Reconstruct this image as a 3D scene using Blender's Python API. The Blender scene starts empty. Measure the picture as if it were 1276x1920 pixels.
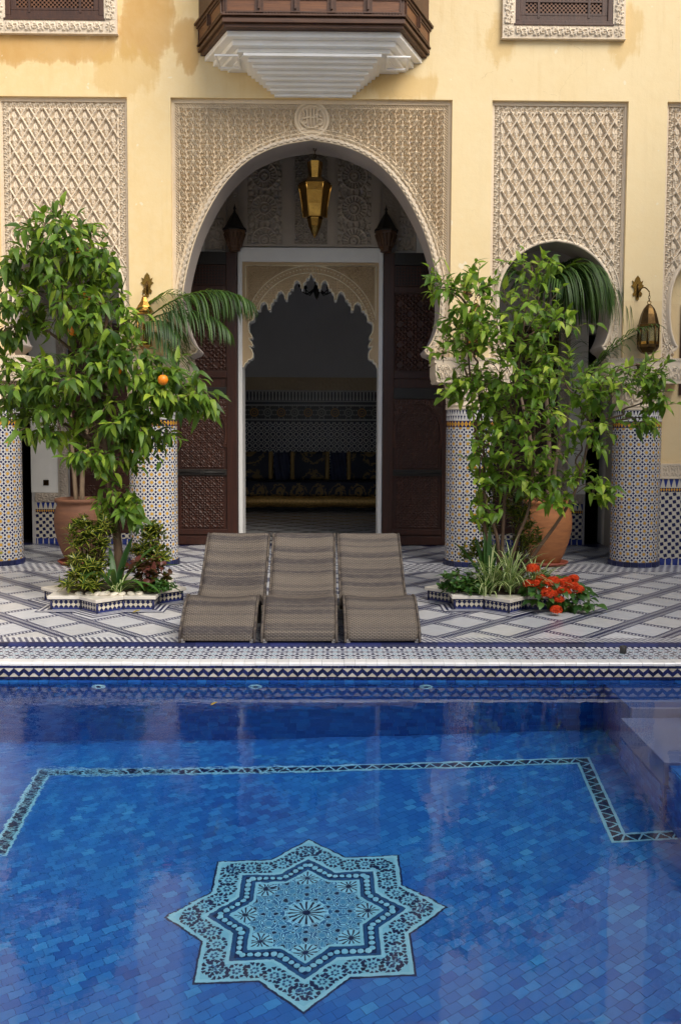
import bpy, bmesh, math, random
import numpy as np
from mathutils import Vector, Matrix, geometry as mgeo
random.seed(7); rng = np.random.default_rng(7)
R = math.radians; PI = math.pi
C = bpy.context.scene.collection
sc = bpy.context.scene

# ------------------------------------------------------------------ camera
cam_d = bpy.data.cameras.new('camera'); cam = bpy.data.objects.new('camera', cam_d); C.objects.link(cam)
cam_d.sensor_fit = 'VERTICAL'; cam_d.sensor_height = 36.0; cam_d.lens = 36.0*1750/1920
cam_d.shift_y = -33.6/1920
cam_d.clip_start = 0.05; cam_d.clip_end = 500
cam.matrix_world = Matrix.Translation((0, 0, 1.75)) @ Matrix.Rotation(-0.0133, 4, 'Z') @ Matrix.Rotation(R(86), 4, 'X') @ Matrix.Rotation(0.0041, 4, 'Z')
sc.camera = cam
# ------------------------------------------------------------------ sky and sun
w = bpy.data.worlds.new('World'); sc.world = w; w.use_nodes = True
nt = w.node_tree; bg = nt.nodes['Background']
sky = nt.nodes.new('ShaderNodeTexSky'); sky.sky_type = 'NISHITA'; sky.sun_disc = False
SUN_EL, SUN_AZ = R(46), R(141)          # azimuth from +Y clockwise (towards +X)
sky.sun_elevation = SUN_EL; sky.sun_rotation = SUN_AZ; sky.air_density = 1.0; sky.dust_density = 3.0
nt.links.new(sky.outputs[0], bg.inputs[0]); bg.inputs[1].default_value = 0.125
sun_d = bpy.data.lights.new('sun', 'SUN'); sun_d.energy = 2.6; sun_d.angle = R(40); sun_d.color = (1, 0.95, 0.86)
sun = bpy.data.objects.new('sun', sun_d); C.objects.link(sun); sun.location = (6, -8, 14)
sd = Vector((math.sin(SUN_AZ)*math.cos(SUN_EL), math.cos(SUN_AZ)*math.cos(SUN_EL), math.sin(SUN_EL)))
sun.rotation_euler = sd.to_track_quat('Z', 'Y').to_euler()
sc.view_settings.view_transform = 'Standard'; sc.view_settings.look = 'None'
sc.view_settings.exposure = 0.38; sc.view_settings.gamma = 1.0; sc.view_settings.use_curve_mapping = False
sc.render.engine = 'CYCLES'
sc.cycles.use_denoising = True
try: sc.cycles.denoiser = 'OPENIMAGEDENOISE'
except Exception: pass
sc.cycles.max_bounces = 10; sc.cycles.diffuse_bounces = 5; sc.cycles.glossy_bounces = 4; sc.cycles.transmission_bounces = 8
sc.cycles.caustics_refractive = True; sc.cycles.caustics_reflective = False; sc.cycles.blur_glossy = 0.5

# ------------------------------------------------------------------ node helpers
class V:
    """a scalar socket with arithmetic"""
    def __init__(s, nt, k): s.nt = nt; s.k = k
    def _m(s, op, *a):
        n = s.nt.nodes.new('ShaderNodeMath'); n.operation = op
        for i, x in enumerate((s,)+a):
            if isinstance(x, V): s.nt.links.new(x.k, n.inputs[i])
            else: n.inputs[i].default_value = x
        return V(s.nt, n.outputs[0])
    def __add__(s, o): return s._m('ADD', o)
    __radd__ = __add__
    def __mul__(s, o): return s._m('MULTIPLY', o)
    __rmul__ = __mul__
    def __sub__(s, o): return s._m('SUBTRACT', o)
    def __rsub__(s, o): return s._m('MULTIPLY', -1.0) + o
    def __truediv__(s, o): return s._m('DIVIDE', o)
    def __lt__(s, o): return s._m('LESS_THAN', o)
    def __gt__(s, o): return s._m('GREATER_THAN', o)
    def abs(s): return s._m('ABSOLUTE')
    def frac(s): return s._m('FRACT')
    def floor(s): return s._m('FLOOR')
    def mx(s, o): return s._m('MAXIMUM', o)
    def mn(s, o): return s._m('MINIMUM', o)
    def sin(s): return s._m('SINE')
    def sqrt(s): return s._m('SQRT')
    def clamp(s): return s.mx(0.0).mn(1.0)
    def atan2(s, o): return s._m('ARCTAN2', o)
    def step(s, a, b): return ((s - a)/(b - a)).clamp()

def new_mat(name):
    m = bpy.data.materials.new(name); m.use_nodes = True
    nt = m.node_tree; b = nt.nodes['Principled BSDF']
    return m, nt, b
def xyz(nt, kind='world'):
    if kind == 'world': s = nt.nodes.new('ShaderNodeNewGeometry').outputs['Position']
    else: s = nt.nodes.new('ShaderNodeTexCoord').outputs[kind]
    sp = nt.nodes.new('ShaderNodeSeparateXYZ'); nt.links.new(s, sp.inputs[0])
    return [V(nt, sp.outputs[i]) for i in range(3)], s
def mix(nt, f, a, b):
    n = nt.nodes.new('ShaderNodeMix'); n.data_type = 'RGBA'
    for i, x in ((0, f), (6, a), (7, b)):
        if isinstance(x, V): nt.links.new(x.k, n.inputs[i])
        elif hasattr(x, 'is_output'): nt.links.new(x, n.inputs[i])
        elif i == 0: n.inputs[i].default_value = x
        else: n.inputs[i].default_value = (*x, 1)[:4]
    return n.outputs[2]
def noise(nt, vec, scale, detail=4, rough=0.55, sc3=None, dist=0):
    if sc3:
        mp = nt.nodes.new('ShaderNodeMapping'); mp.inputs['Scale'].default_value = sc3
        nt.links.new(vec, mp.inputs[0]); vec = mp.outputs[0]
    n = nt.nodes.new('ShaderNodeTexNoise'); n.inputs['Scale'].default_value = scale
    n.inputs['Detail'].default_value = detail; n.inputs['Roughness'].default_value = rough
    n.inputs['Distortion'].default_value = dist
    nt.links.new(vec, n.inputs['Vector']); return V(nt, n.outputs[0])
def bump(nt, b, h, strength, dist=0.01):
    n = nt.nodes.new('ShaderNodeBump'); n.inputs['Strength'].default_value = strength; n.inputs['Distance'].default_value = dist
    nt.links.new(h.k if isinstance(h, V) else h, n.inputs['Height']); nt.links.new(n.outputs[0], b.inputs['Normal']); return n
def setc(nt, b, c):
    if hasattr(c, 'is_output'): nt.links.new(c, b.inputs['Base Color'])
    else: b.inputs['Base Color'].default_value = (*c, 1)
def simple(name, col, rough=0.6, var=0.12, nscale=6, metal=0, bmp=0.0, bscale=60, spec=None, col2=None, sc3=None, kind='Object'):
    m, nt, b = new_mat(name)
    _, vec = xyz(nt, kind)
    n = noise(nt, vec, nscale, 5, 0.6, sc3).step(0.3, 0.7)
    c2 = col2 or tuple(c*(1-var) for c in col); c1 = tuple(min(1, c*(1+var*0.5)) for c in col) if not col2 else col
    setc(nt, b, mix(nt, n, c1, c2))
    b.inputs['Roughness'].default_value = rough; b.inputs['Metallic'].default_value = metal
    if spec is not None: b.inputs['Specular IOR Level'].default_value = spec
    if bmp: bump(nt, b, noise(nt, vec, bscale, 4, 0.6, sc3), bmp, 0.01)
    return m
def rand_val(nt):
    oi = nt.nodes.new('ShaderNodeObjectInfo'); g = nt.nodes.new('ShaderNodeNewGeometry')
    return (V(nt, oi.outputs['Random']) + V(nt, g.outputs['Random Per Island'])).frac()
def ramp(nt, f, stops, interp='LINEAR'):
    n = nt.nodes.new('ShaderNodeValToRGB'); n.color_ramp.interpolation = interp
    e = n.color_ramp.elements
    while len(e) < len(stops): e.new(0.5)
    for i, (p, c) in enumerate(stops): e[i].position = p; e[i].color = (*c, 1)
    nt.links.new(f.k, n.inputs[0]); return n.outputs[0]

# ------------------------------------------------------------------ object helpers
ORG = {}
class MB:
    def __init__(s): s.v = []; s.f = []; s.uv = {}; s.sm = []
    def add(s, vs, fs, smooth=False, uvs=None):
        o = len(s.v)
        if uvs is not None: s.uv.update({o+i: u for i, u in enumerate(uvs)})
        s.v += [tuple(p) for p in vs]; s.f += [tuple(i+o for i in q) for q in fs]; s.sm += [smooth]*len(fs); return s
    def box(s, x0, x1, y0, y1, z0, z1):
        return s.add([(x0,y0,z0),(x1,y0,z0),(x1,y1,z0),(x0,y1,z0),(x0,y0,z1),(x1,y0,z1),(x1,y1,z1),(x0,y1,z1)],
                     [(0,3,2,1),(4,5,6,7),(0,1,5,4),(1,2,6,5),(2,3,7,6),(3,0,4,7)])
    def prism(s, poly, a, b, axis='z'):
        n = len(poly)
        f = {'z': lambda p, h: (p[0], p[1], h), 'y': lambda p, h: (p[0], h, p[1]), 'x': lambda p, h: (h, p[0], p[1])}[axis]
        vs = [f(p, a) for p in poly] + [f(p, b) for p in poly]
        tri = mgeo.tessellate_polygon([[Vector((p[0], p[1], 0)) for p in poly]])
        fs = [tuple(t) for t in tri] + [tuple(i+n for i in t) for t in tri]
        fs += [(i, (i+1) % n, (i+1) % n+n, i+n) for i in range(n)]
        return s.add(vs, fs)
    def lathe(s, prof, n=24, c=(0,0,0), smooth=True, a0=0.0, caps=True):
        vs = []; m = len(prof)
        for r, z in prof:
            for k in range(n):
                a = a0 + 2*PI*k/n; vs.append((c[0]+r*math.cos(a), c[1]+r*math.sin(a), c[2]+z))
        fs = [(i*n+k, i*n+(k+1) % n, (i+1)*n+(k+1) % n, (i+1)*n+k) for i in range(m-1) for k in range(n)]
        if caps:
            if prof[0][0] > 1e-4: fs.append(tuple(range(n))[::-1])
            if prof[-1][0] > 1e-4: fs.append(tuple((m-1)*n+k for k in range(n)))
        return s.add(vs, fs, smooth)
    def tube(s, pts, r, n=8, smooth=True):
        pts = [Vector(p) for p in pts]; rs = r if hasattr(r, '__len__') else [r]*len(pts)
        vs = []; up = None
        for i, p in enumerate(pts):
            t = (pts[min(i+1, len(pts)-1)] - pts[max(i-1, 0)]).normalized()
            if up is None: up = t.orthogonal().normalized()
            up = (up - t*up.dot(t)); up = up.normalized() if up.length > 1e-5 else t.orthogonal().normalized()
            q = t.cross(up)
            for k in range(n):
                a = 2*PI*k/n; vs.append(p + (up*math.cos(a) + q*math.sin(a))*rs[i])
        m = len(pts)
        fs = [(i*n+k, i*n+(k+1) % n, (i+1)*n+(k+1) % n, (i+1)*n+k) for i in range(m-1) for k in range(n)]
        fs += [tuple(range(n))[::-1], tuple((m-1)*n+k for k in range(n))]
        return s.add(vs, fs, smooth)
    def grid(s, P, smooth=True, uvs=None):
        """P[i][j] points"""
        m, n = len(P), len(P[0]); vs = [p for row in P for p in row]
        fs = [(i*n+j, i*n+j+1, (i+1)*n+j+1, (i+1)*n+j) for i in range(m-1) for j in range(n-1)]
        return s.add(vs, fs, smooth, uvs)
    def mesh(s, name, mat, org=(0,0,0)):
        me = bpy.data.meshes.new(name); o = Vector(org)
        me.from_pydata([tuple(Vector(p)-o) for p in s.v], [], s.f)
        me.polygons.foreach_set('use_smooth', s.sm)
        for mm in (mat if isinstance(mat, (list, tuple)) else [mat]): me.materials.append(mm)
        if s.uv:
            L = me.uv_layers.new(name='UVMap'); vi = np.empty(len(me.loops), int); me.loops.foreach_get('vertex_index', vi)
            A = np.zeros((len(s.v), 2)); ks = list(s.uv.keys()); A[ks] = [s.uv[k] for k in ks]; L.data.foreach_set('uv', A[vi].ravel())
        me.update(); return me
    def build(s, name, mat, parent=None, loc=None, fixn=True):
        org = ORG[parent.name] if parent is not None else Vector(loc or (0,0,0))
        me = s.mesh(name, mat, org)
        if fixn and len(me.polygons) < 60000:
            bm = bmesh.new(); bm.from_mesh(me); bmesh.ops.recalc_face_normals(bm, faces=bm.faces); bm.to_mesh(me); bm.free()
        o = bpy.data.objects.new(name, me); C.objects.link(o)
        if parent is not None: o.parent = parent
        else: o.location = org
        ORG[o.name] = org; return o
def obj_at(name, me, parent, world, rot=None, scale=None):
    o = bpy.data.objects.new(name, me); C.objects.link(o); o.parent = parent
    M_ = Matrix.Translation(Vector(world) - ORG[parent.name])
    if rot is not None: M_ = M_ @ rot.to_4x4()
    if scale is not None: M_ = M_ @ Matrix.Diagonal((*scale, 1))
    o.matrix_basis = M_; ORG[o.name] = Vector(world); return o
def tag(o, label=None, cat=None, group=None, kind=None):
    if label: o['label'] = label
    if cat: o['category'] = cat
    if group: o['group'] = group
    if kind: o['kind'] = kind
    return o
def thing(name, label, cat, loc, group=None):
    o = bpy.data.objects.new(name, None); C.objects.link(o); o.location = loc; o.empty_display_size = 0.1
    ORG[o.name] = Vector(loc); return tag(o, label, cat, group)
def bevel(o, wd=0.005, seg=2):
    m = o.modifiers.new('bevel', 'BEVEL'); m.width = wd; m.segments = seg; m.limit_method = 'ANGLE'; m.angle_limit = R(40); return o
def catmull(pts, n=6):
    P = [np.array(p, float) for p in pts]; P = [2*P[0]-P[1]] + P + [2*P[-1]-P[-2]]; out = []
    for i in range(1, len(P)-2):
        for k in range(n):
            t = k/n; a, b, c, d = P[i-1:i+3]
            out.append(0.5*((2*b) + (-a+c)*t + (2*a-5*b+4*c-d)*t*t + (-a+3*b-3*c+d)*t**3))
    out.append(P[-2]); return out

# ------------------------------------------------------------------ carved relief
def stroke_field(strokes, W, H, nx, ny, hw=0.08, wrap=True):
    X, Y = np.meshgrid((np.arange(nx)+.5)/nx*W, (np.arange(ny)+.5)/ny*H); D = np.full(X.shape, 9.)
    offs = [(i*W, j*H) for i in (-1, 0, 1) for j in (-1, 0, 1)] if wrap else [(0, 0)]
    for st in strokes:
        st = np.array(st, float)
        for a, b in zip(st[:-1], st[1:]):
            for ox, oy in offs:
                ax, ay = a[0]+ox, a[1]+oy; dx, dy = b-a; L = dx*dx+dy*dy+1e-12
                t = np.clip(((X-ax)*dx+(Y-ay)*dy)/L, 0, 1)
                D = np.minimum(D, np.hypot(X-ax-t*dx, Y-ay-t*dy))
    return np.clip((hw-D)/(hw*0.55), 0, 1)
def sample(F, u, v):
    ny, nx = F.shape; x = (u % 1)*nx-.5; y = (v % 1)*ny-.5
    x0 = np.floor(x).astype(int); y0 = np.floor(y).astype(int); fx = x-x0; fy = y-y0
    g = lambda i, j: F[j % ny, i % nx]
    return g(x0,y0)*(1-fx)*(1-fy)+g(x0+1,y0)*fx*(1-fy)+g(x0,y0+1)*(1-fx)*fy+g(x0+1,y0+1)*fx*fy
def arc(cx, cy, r, a0, a1, n=10):
    return [(cx+r*math.cos(R(a0+(a1-a0)*k/n)), cy+r*math.sin(R(a0+(a1-a0)*k/n))) for k in range(n+1)]
# scrolling stem with a loop and a curl: one module of the big spandrel
def S_module():
    st = []
    for sx in (1, -1):
        f = lambda pts: [(0.5+sx*(x-0.5)*1.0, y) for x, y in pts]
        st.append(f(arc(0.30, 0.78, 0.10, -60, 300)))
        st.append(f([(0.35, 0.69), (0.30, 0.52), (0.20, 0.36), (0.14, 0.22), (0.20, 0.10), (0.30, 0.12), (0.33, 0.22), (0.27, 0.28)]))
        st.append(f([(0.5, 0.0), (0.47, 0.25), (0.40, 0.45), (0.44, 0.62), (0.5, 0.72)]))
        st.append(f([(0.40, 0.45), (0.33, 0.40), (0.30, 0.33)]))
        st.append(f([(0.5, 0.72), (0.46, 0.86), (0.40, 0.98)]))
        st.append(f([(0.02, 0.1), (0.06, 0.45), (0.02, 0.62), (0.10, 0.80), (0.17, 0.95)]))
    st.append([(0.5, 0.72), (0.5, 1.0)])
    return st
F_SCROLL = stroke_field(S_module(), 1, 1, 48, 48, 0.046)
def V_module():
    t = np.linspace(0, 1, 24); st = [[(x, .5+.27*math.sin(2*PI*x)) for x in t]]
    st += [arc(.25, .42, .15, 60, 330), arc(.75, .58, .15, 240, 510)]
    st += [[(.1, .62), (.05, .85), (.2, .9)], [(.6, .38), (.55, .14), (.7, .1)], [(.42, .6), (.45, .9)], [(.92, .4), (.95, .1)]]
    return st
F_VINE = stroke_field(V_module(), 1, 1, 40, 40, 0.085)
def ring(D, r, wd): return np.clip((wd-np.abs(D-r))/(wd*0.5), 0, 1)
def f_sebka(X, Z, px=0.173, pz=0.28):
    u = X/px; v = Z/pz
    a = u+v; b = u-v
    da = np.abs(a-np.round(a)); db = np.abs(b-np.round(b))
    cu = a-np.floor(a)-.5; cv = b-np.floor(b)-.5                # cell coordinates -0.5..0.5
    x = (cu+cv)*.5; z = (cu-cv)*.5                              # x in cell widths, z in cell heights, +-0.5
    lob = 0.026*np.abs(np.sin((cu)*PI*3.0)) + 0.026*np.abs(np.sin((cv)*PI*3.0))
    rib = np.clip((0.122-lob-np.minimum(da, db))/0.030, 0, 1)
    # palmette
    r = np.hypot(x*1.15, (z+.02)*1.0); th = np.arctan2(x*1.1, z+.12)
    leaf = np.clip((0.275-np.abs(x)*1.35-np.abs(z+.01)*0.80)/0.04, 0, 1)
    veins = np.clip((np.abs(np.sin(th*2.6+PI/2*0))-0.28)/0.2, 0, 1)
    bar = np.clip((0.022-np.abs(z+.05))/0.01, 0, 1)*(np.abs(x) < .3)
    low = np.clip((0.225-np.abs(x)*1.3-np.abs(z+.17)*0.9)/0.04, 0, 1)
    return np.maximum(rib, np.maximum(leaf*(0.46+0.34*veins), np.maximum(bar*0.62, low*0.5)))
def f_scroll(X, Z): return sample(F_SCROLL, X/0.172, Z/0.128 + 0.5*np.floor(X/0.172))
def f_wheels(cx, cz, pitch):
    def f(X, Z):
        zz = (Z-cz)/pitch; k = np.round(zz); d = np.hypot(X-cx, (zz-k)*pitch); th = np.arctan2((zz-k)*pitch, X-cx)
        h = ring(d, .19, .018) + ring(d, .085, .016) + ring(d, .03, .03)
        sp = np.clip((np.abs(np.sin(th*10))-.45)/.3, 0, 1)*((d > .1) & (d < .18))
        sc_ = np.clip((np.abs(np.sin(th*8))-.3)/.3, 0, 1)*ring(d, .225, .03)
        dia = np.clip((np.abs(np.sin(X*34)*np.sin(Z*34))-.25)/.2, 0, 1)*(d > .25)
        return np.clip(h+.7*sp+.8*sc_+.6*dia, 0, 1)
    return f
def f_vine_v(cx, wd): return lambda X, Z: sample(F_VINE, Z/(wd*1.25), (X-cx)/wd+.5)
def f_vine_h(cz, wd): return lambda X, Z: sample(F_VINE, X/(wd*1.25), (Z-cz)/wd+.5)
def f_girih(p):
    def f(X, Z):
        x = X/p; z = Z/p
        def oct_(x, z):
            x = x-np.round(x); z = z-np.round(z); d = np.hypot(x, z); th = np.arctan2(z, x)
            return np.maximum(ring(d*(1+.16*np.cos(8*th)), .33, .035), np.maximum(ring(d*(1+.2*np.cos(8*th+PI)), .17, .03), np.clip((.07-d)/.02, 0, 1)))
        h = np.maximum(oct_(x, z), oct_(x+.5, z+.5))
        a = np.abs(((x+z) % .5)-.25); b = np.abs(((x-z) % .5)-.25)
        return np.clip(np.maximum(h, .8*np.clip((.03-np.minimum(a, b))/.015, 0, 1)), 0, 1)
    return f
def relief(name, x0, x1, z0, z1, y, fn, amp, res, mat, parent, mask=None, smooth=True):
    """heightfield facing -Y; fn(X,Z) in 0..1; mask(X,Z) True where material is present"""
    nx = max(2, int(round((x1-x0)/res))); nz = max(2, int(round((z1-z0)/res)))
    X, Z = np.meshgrid(np.linspace(x0, x1, nx+1), np.linspace(z0, z1, nz+1))
    Hh = fn(X, Z)*amp; V_ = np.stack([X, y-Hh, Z], -1).reshape(-1, 3)
    i = (np.arange(nz)[:, None]*(nx+1)+np.arange(nx)[None, :])
    if mask is not None:
        keep = mask((X[:-1, :-1]+X[1:, 1:])/2, (Z[:-1, :-1]+Z[1:, 1:])/2); i = i[keep]
    i = i.reshape(-1); F = np.stack([i, i+1, i+nx+2, i+nx+1], -1)
    used = np.unique(F); mp = np.zeros(len(V_), int); mp[used] = np.arange(len(used)); V_ = V_[used]; F = mp[F]
    org = np.array(ORG[parent.name]) if parent is not None else np.zeros(3)
    me = bpy.data.meshes.new(name); me.vertices.add(len(V_)); me.vertices.foreach_set('co', (V_-org).ravel())
    me.loops.add(len(F)*4); me.loops.foreach_set('vertex_index', F.ravel()); me.polygons.add(len(F))
    me.polygons.foreach_set('loop_start', np.arange(len(F))*4)
    me.polygons.foreach_set('use_smooth', [smooth]*len(F)); me.update(calc_edges=True); me.validate()
    me.materials.append(mat)
    o = bpy.data.objects.new(name, me); C.objects.link(o)
    if parent is not None: o.parent = parent
    ORG[o.name] = Vector(org); return o
# ------------------------------------------------------------------ materials
NAVY = (0.010, 0.014, 0.075); COBALT = (0.02, 0.04, 0.22); WHT = (0.64, 0.645, 0.66); CREAM = (0.62, 0.57, 0.46); OCHRE = (0.62, 0.32, 0.035)
def zellige(nt, u, v, p, base, star, dark, oct_=None, rnd=None):
    x = (u/p).frac() - 0.5; y = (v/p).frac() - 0.5
    ax, ay = x.abs(), y.abs(); bx, by = 0.5-ax, 0.5-ay
    m = ax.mx(ay).mn((ax+ay)*0.7071)
    o = bx.mx(by).mx((bx+by)*0.7071)
    c = base
    k1 = (bx.abs()*1.15 + (by-0.275).abs()) < 0.212          # kites between the octagons
    k2 = (by.abs()*1.15 + (bx-0.275).abs()) < 0.212
    c = mix(nt, k1.mx(k2), c, dark)
    gr = ((o - 0.135).abs() < 0.012).mx(((m-0.285).abs() < 0.014))
    c = mix(nt, gr*0.45, c, (0.35, 0.35, 0.36))
    if oct_: c = mix(nt, o < 0.125, c, oct_)
    th = y.atan2(x); r = (x*x+y*y).sqrt()
    tri = ((th*(8/(2*PI))+0.5).frac()-0.5).abs()
    dk = (((r-0.235).abs()) < 0.05) * (tri < 0.25)
    c = mix(nt, dk, c, dark)
    c = mix(nt, m < 0.162, c, star)
    return c
def glazed(b, nt, vec, rough=0.16):
    b.inputs['Roughness'].default_value = rough
    b.inputs['Specular IOR Level'].default_value = 0.55
    bump(nt, b, noise(nt, vec, 9, 3), 0.12, 0.02)
def teeth(nt, u, v, p, h, base, dark):
    """downward teeth: v 0..h"""
    x = ((u/p).frac()-0.5).abs(); t = v/h
    wd = 0.10 + 0.26*((t-0.35)/0.65).mx(0.0)
    wd2 = wd.mx(0.0)
    return mix(nt, (x < wd2)*(t > 0.2)*(t < 0.98), base, dark)

# plaster --------------------------------------------------------
def m_plaster():
    m, nt, b = new_mat('yellow_plaster')
    (X, Y, Z), vec = xyz(nt)
    big = noise(nt, vec, 0.55, 6, 0.62).step(0.35, 0.68); fine = noise(nt, vec, 9, 5, 0.65)
    c = mix(nt, big, (0.81, 0.63, 0.34), (0.76, 0.55, 0.25)); c = mix(nt, ((X+0.5)/2.5).clamp()*0.5, c, (0.83, 0.69, 0.43))
    c = mix(nt, (fine.step(0.45, 0.75))*0.35, c, (0.84, 0.70, 0.44))
    # damp stains under the windows and beside the balcony
    ns = noise(nt, vec, 1.6, 7, 0.6, dist=0.6); dr = noise(nt, vec, 2.2, 4, 0.6, sc3=(3.2, 1, 0.35))
    def spot(cx, cz, rx, rz, edge=0.26): return (1.0 - (((X-cx)/rx)*((X-cx)/rx) + ((Z-cz)/rz)*((Z-cz)/rz)).sqrt() + (ns-0.5)*1.9 + (dr-0.5)*1.2).step(0.0, edge)
    st = spot(-3.3, 6.36, 1.1, 0.22).mx(spot(-2.2, 6.65, 0.38, 0.55)).mx(spot(-1.75, 6.45, 0.2, 0.4)*0.8)
    c = mix(nt, st*(0.55+0.35*ns.step(0.3, 0.7)), c, (0.55, 0.30, 0.075)); c = mix(nt, (1.0-((st-0.5).abs()*2.0))*0.25, c, (0.48, 0.25, 0.06))
    st2 = spot(-2.45, 6.1, 0.5, 0.35).mx(spot(2.1, 6.5, 0.25, 0.35)).mx(spot(3.6, 6.6, 0.25, 0.4)).mx(spot(0.9, 5.95, 0.5, 0.2))
    c = mix(nt, st2*0.5, c, (0.64, 0.41, 0.13))
    c = mix(nt, (dr.step(0.58, 0.75))*((Z-5.2)/1.6).clamp()*0.35, c, (0.60, 0.38, 0.12))
    vc = nt.nodes.new('ShaderNodeTexVoronoi'); vc.feature = 'DISTANCE_TO_EDGE'; vc.inputs['Scale'].default_value = 0.8; nz = nt.nodes.new('ShaderNodeTexNoise'); nz.inputs['Scale'].default_value = 2.5; nz.inputs['Detail'].default_value = 6
    nt.links.new(vec, nz.inputs['Vector']); va_ = nt.nodes.new('ShaderNodeVectorMath'); va_.operation = 'MULTIPLY_ADD'; nt.links.new(nz.outputs['Color'], va_.inputs[0]); va_.inputs[1].default_value = (.5, .5, .5); nt.links.new(vec, va_.inputs[2]); nt.links.new(va_.outputs[0], vc.inputs['Vector'])
    c = mix(nt, (V(nt, vc.outputs['Distance']) < 0.0022)*(big > 0.55)*0.35, c, (0.50, 0.36, 0.18))
    c = mix(nt, noise(nt, vec, 3.0, 5, 0.7, sc3=(4, 1, 0.25)).step(0.55, 0.8)*0.28, c, (0.62, 0.45, 0.22))
    # paint change low on the right pier, a paler chip or two
    c = mix(nt, (Z < 3.36)*(X > 3.3)*0.35, c, (0.72, 0.52, 0.28))
    chips = (noise(nt, vec, 7, 2) > 0.745)
    c = mix(nt, chips*0.45, c, (0.85, 0.80, 0.66))
    setc(nt, b, c); b.inputs['Roughness'].default_value = 0.85
    bump(nt, b, noise(nt, vec, 5, 8, 0.7), 0.25, 0.02); return m
PLASTER = m_plaster()
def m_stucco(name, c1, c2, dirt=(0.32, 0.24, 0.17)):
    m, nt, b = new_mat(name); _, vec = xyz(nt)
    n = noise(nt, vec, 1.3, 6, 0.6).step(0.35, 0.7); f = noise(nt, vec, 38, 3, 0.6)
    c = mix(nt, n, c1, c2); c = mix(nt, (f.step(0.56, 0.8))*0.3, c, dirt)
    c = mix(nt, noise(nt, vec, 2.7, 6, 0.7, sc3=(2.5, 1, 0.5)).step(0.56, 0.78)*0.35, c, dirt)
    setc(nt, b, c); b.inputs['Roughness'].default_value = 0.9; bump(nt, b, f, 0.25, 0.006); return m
STUCCO = m_stucco('carved_stucco', (0.75, 0.64, 0.49), (0.68, 0.565, 0.42))
STUCCO_W = m_stucco('carved_stucco_warm', (0.74, 0.61, 0.43), (0.67, 0.535, 0.365))
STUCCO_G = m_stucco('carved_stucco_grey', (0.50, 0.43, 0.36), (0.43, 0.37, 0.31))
STUCCO_T = m_stucco('carved_stucco_tan', (0.55, 0.41, 0.25), (0.49, 0.355, 0.20))
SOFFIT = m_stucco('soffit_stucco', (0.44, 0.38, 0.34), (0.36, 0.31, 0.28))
WHITE = simple('white_plaster', (0.84, 0.83, 0.80), 0.75, 0.06, 2.5, bmp=0.1, bscale=30)
WHITE2 = simple('white_painted_corbel', (0.93, 0.925, 0.91), 0.6, 0.05, 3, col2=(0.86, 0.84, 0.78))
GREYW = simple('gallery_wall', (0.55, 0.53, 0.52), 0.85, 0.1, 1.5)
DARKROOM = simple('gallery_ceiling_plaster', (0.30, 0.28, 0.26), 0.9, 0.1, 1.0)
SALONW = simple('salon_wall', (0.78, 0.78, 0.79), 0.9, 0.06, 1.0)
BLACK = simple('black_paint', (0.012, 0.011, 0.010), 0.5, 0.1)
def m_wood(name, c1, c2, rough=0.42, sc3=(9, 9, 0.7), grain=0.3):
    m, nt, b = new_mat(name); _, vec = xyz(nt)
    g = noise(nt, vec, 4, 6, 0.65, sc3=sc3, dist=0.4).step(0.32, 0.7); wv = noise(nt, vec, 1.7, 4)
    c = mix(nt, g, c1, c2); c = mix(nt, wv.step(0.5, 0.75)*0.4, c, tuple(x*0.5 for x in c2))
    setc(nt, b, c); b.inputs['Roughness'].default_value = rough; bump(nt, b, g, grain, 0.004); return m
DOORW = m_wood('door_cedar', (0.056, 0.0135, 0.005), (0.026, 0.007, 0.003), 0.45)
DOORC = m_wood('carved_cedar', (0.072, 0.019, 0.007), (0.034, 0.0095, 0.004), 0.45)
IRONW = m_wood('blackened_bands', (0.020, 0.016, 0.013), (0.012, 0.010, 0.009), 0.45)
BALW = m_wood('balcony_cedar', (0.105, 0.043, 0.018), (0.050, 0.021, 0.010), 0.55, sc3=(0.8, 4, 9))
BALP = m_wood('balcony_panel_wood', (0.21, 0.080, 0.025), (0.09, 0.034, 0.014), 0.5, sc3=(0.6, 4, 9))
WINW = m_wood('window_cedar', (0.085, 0.034, 0.016), (0.042, 0.018, 0.010), 0.5)
LATT = m_wood('lattice_wood', (0.20, 0.085, 0.035), (0.11, 0.045, 0.02), 0.5)

def m_column():
    m, nt, b = new_mat('column_zellige'); (X, Y, Z), vec = xyz(nt, 'Object')
    u = Y.atan2(X)*0.305
    n = noise(nt, vec, 30, 2); wc = mix(nt, n.step(.35, .65), (0.70, 0.69, 0.675), (0.55, 0.54, 0.52))
    sc_ = mix(nt, noise(nt, vec, 17, 1).step(.35, .65), (0.58, 0.34, 0.045), (0.44, 0.23, 0.03))
    c = zellige(nt, u, Z-0.02, 0.0998, wc, sc_, NAVY, oct_=(0.56, 0.55, 0.53))
    # ochre chain band and teeth at the top
    t = (Z-1.775)/0.085; x = ((u/0.0499).frac()-0.5).abs(); yy = (t-0.5).abs()
    band = mix(nt, (x+yy*1.0) < 0.47, NAVY, OCHRE); band = mix(nt, (x+yy*1.5) < 0.12, band, (0.20, 0.05, 0.02))
    c = mix(nt, Z > 1.775, c, band)
    up = teeth(nt, u, Z-1.862, 0.041, 0.062, wc, NAVY); up2 = teeth(nt, u+0.02, Z-1.928, 0.041, 0.066, wc, NAVY)
    c = mix(nt, Z > 1.86, c, up); c = mix(nt, Z > 1.928, c, up2)
    setc(nt, b, c); glazed(b, nt, vec, 0.2); return m
COLT = m_column()
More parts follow.
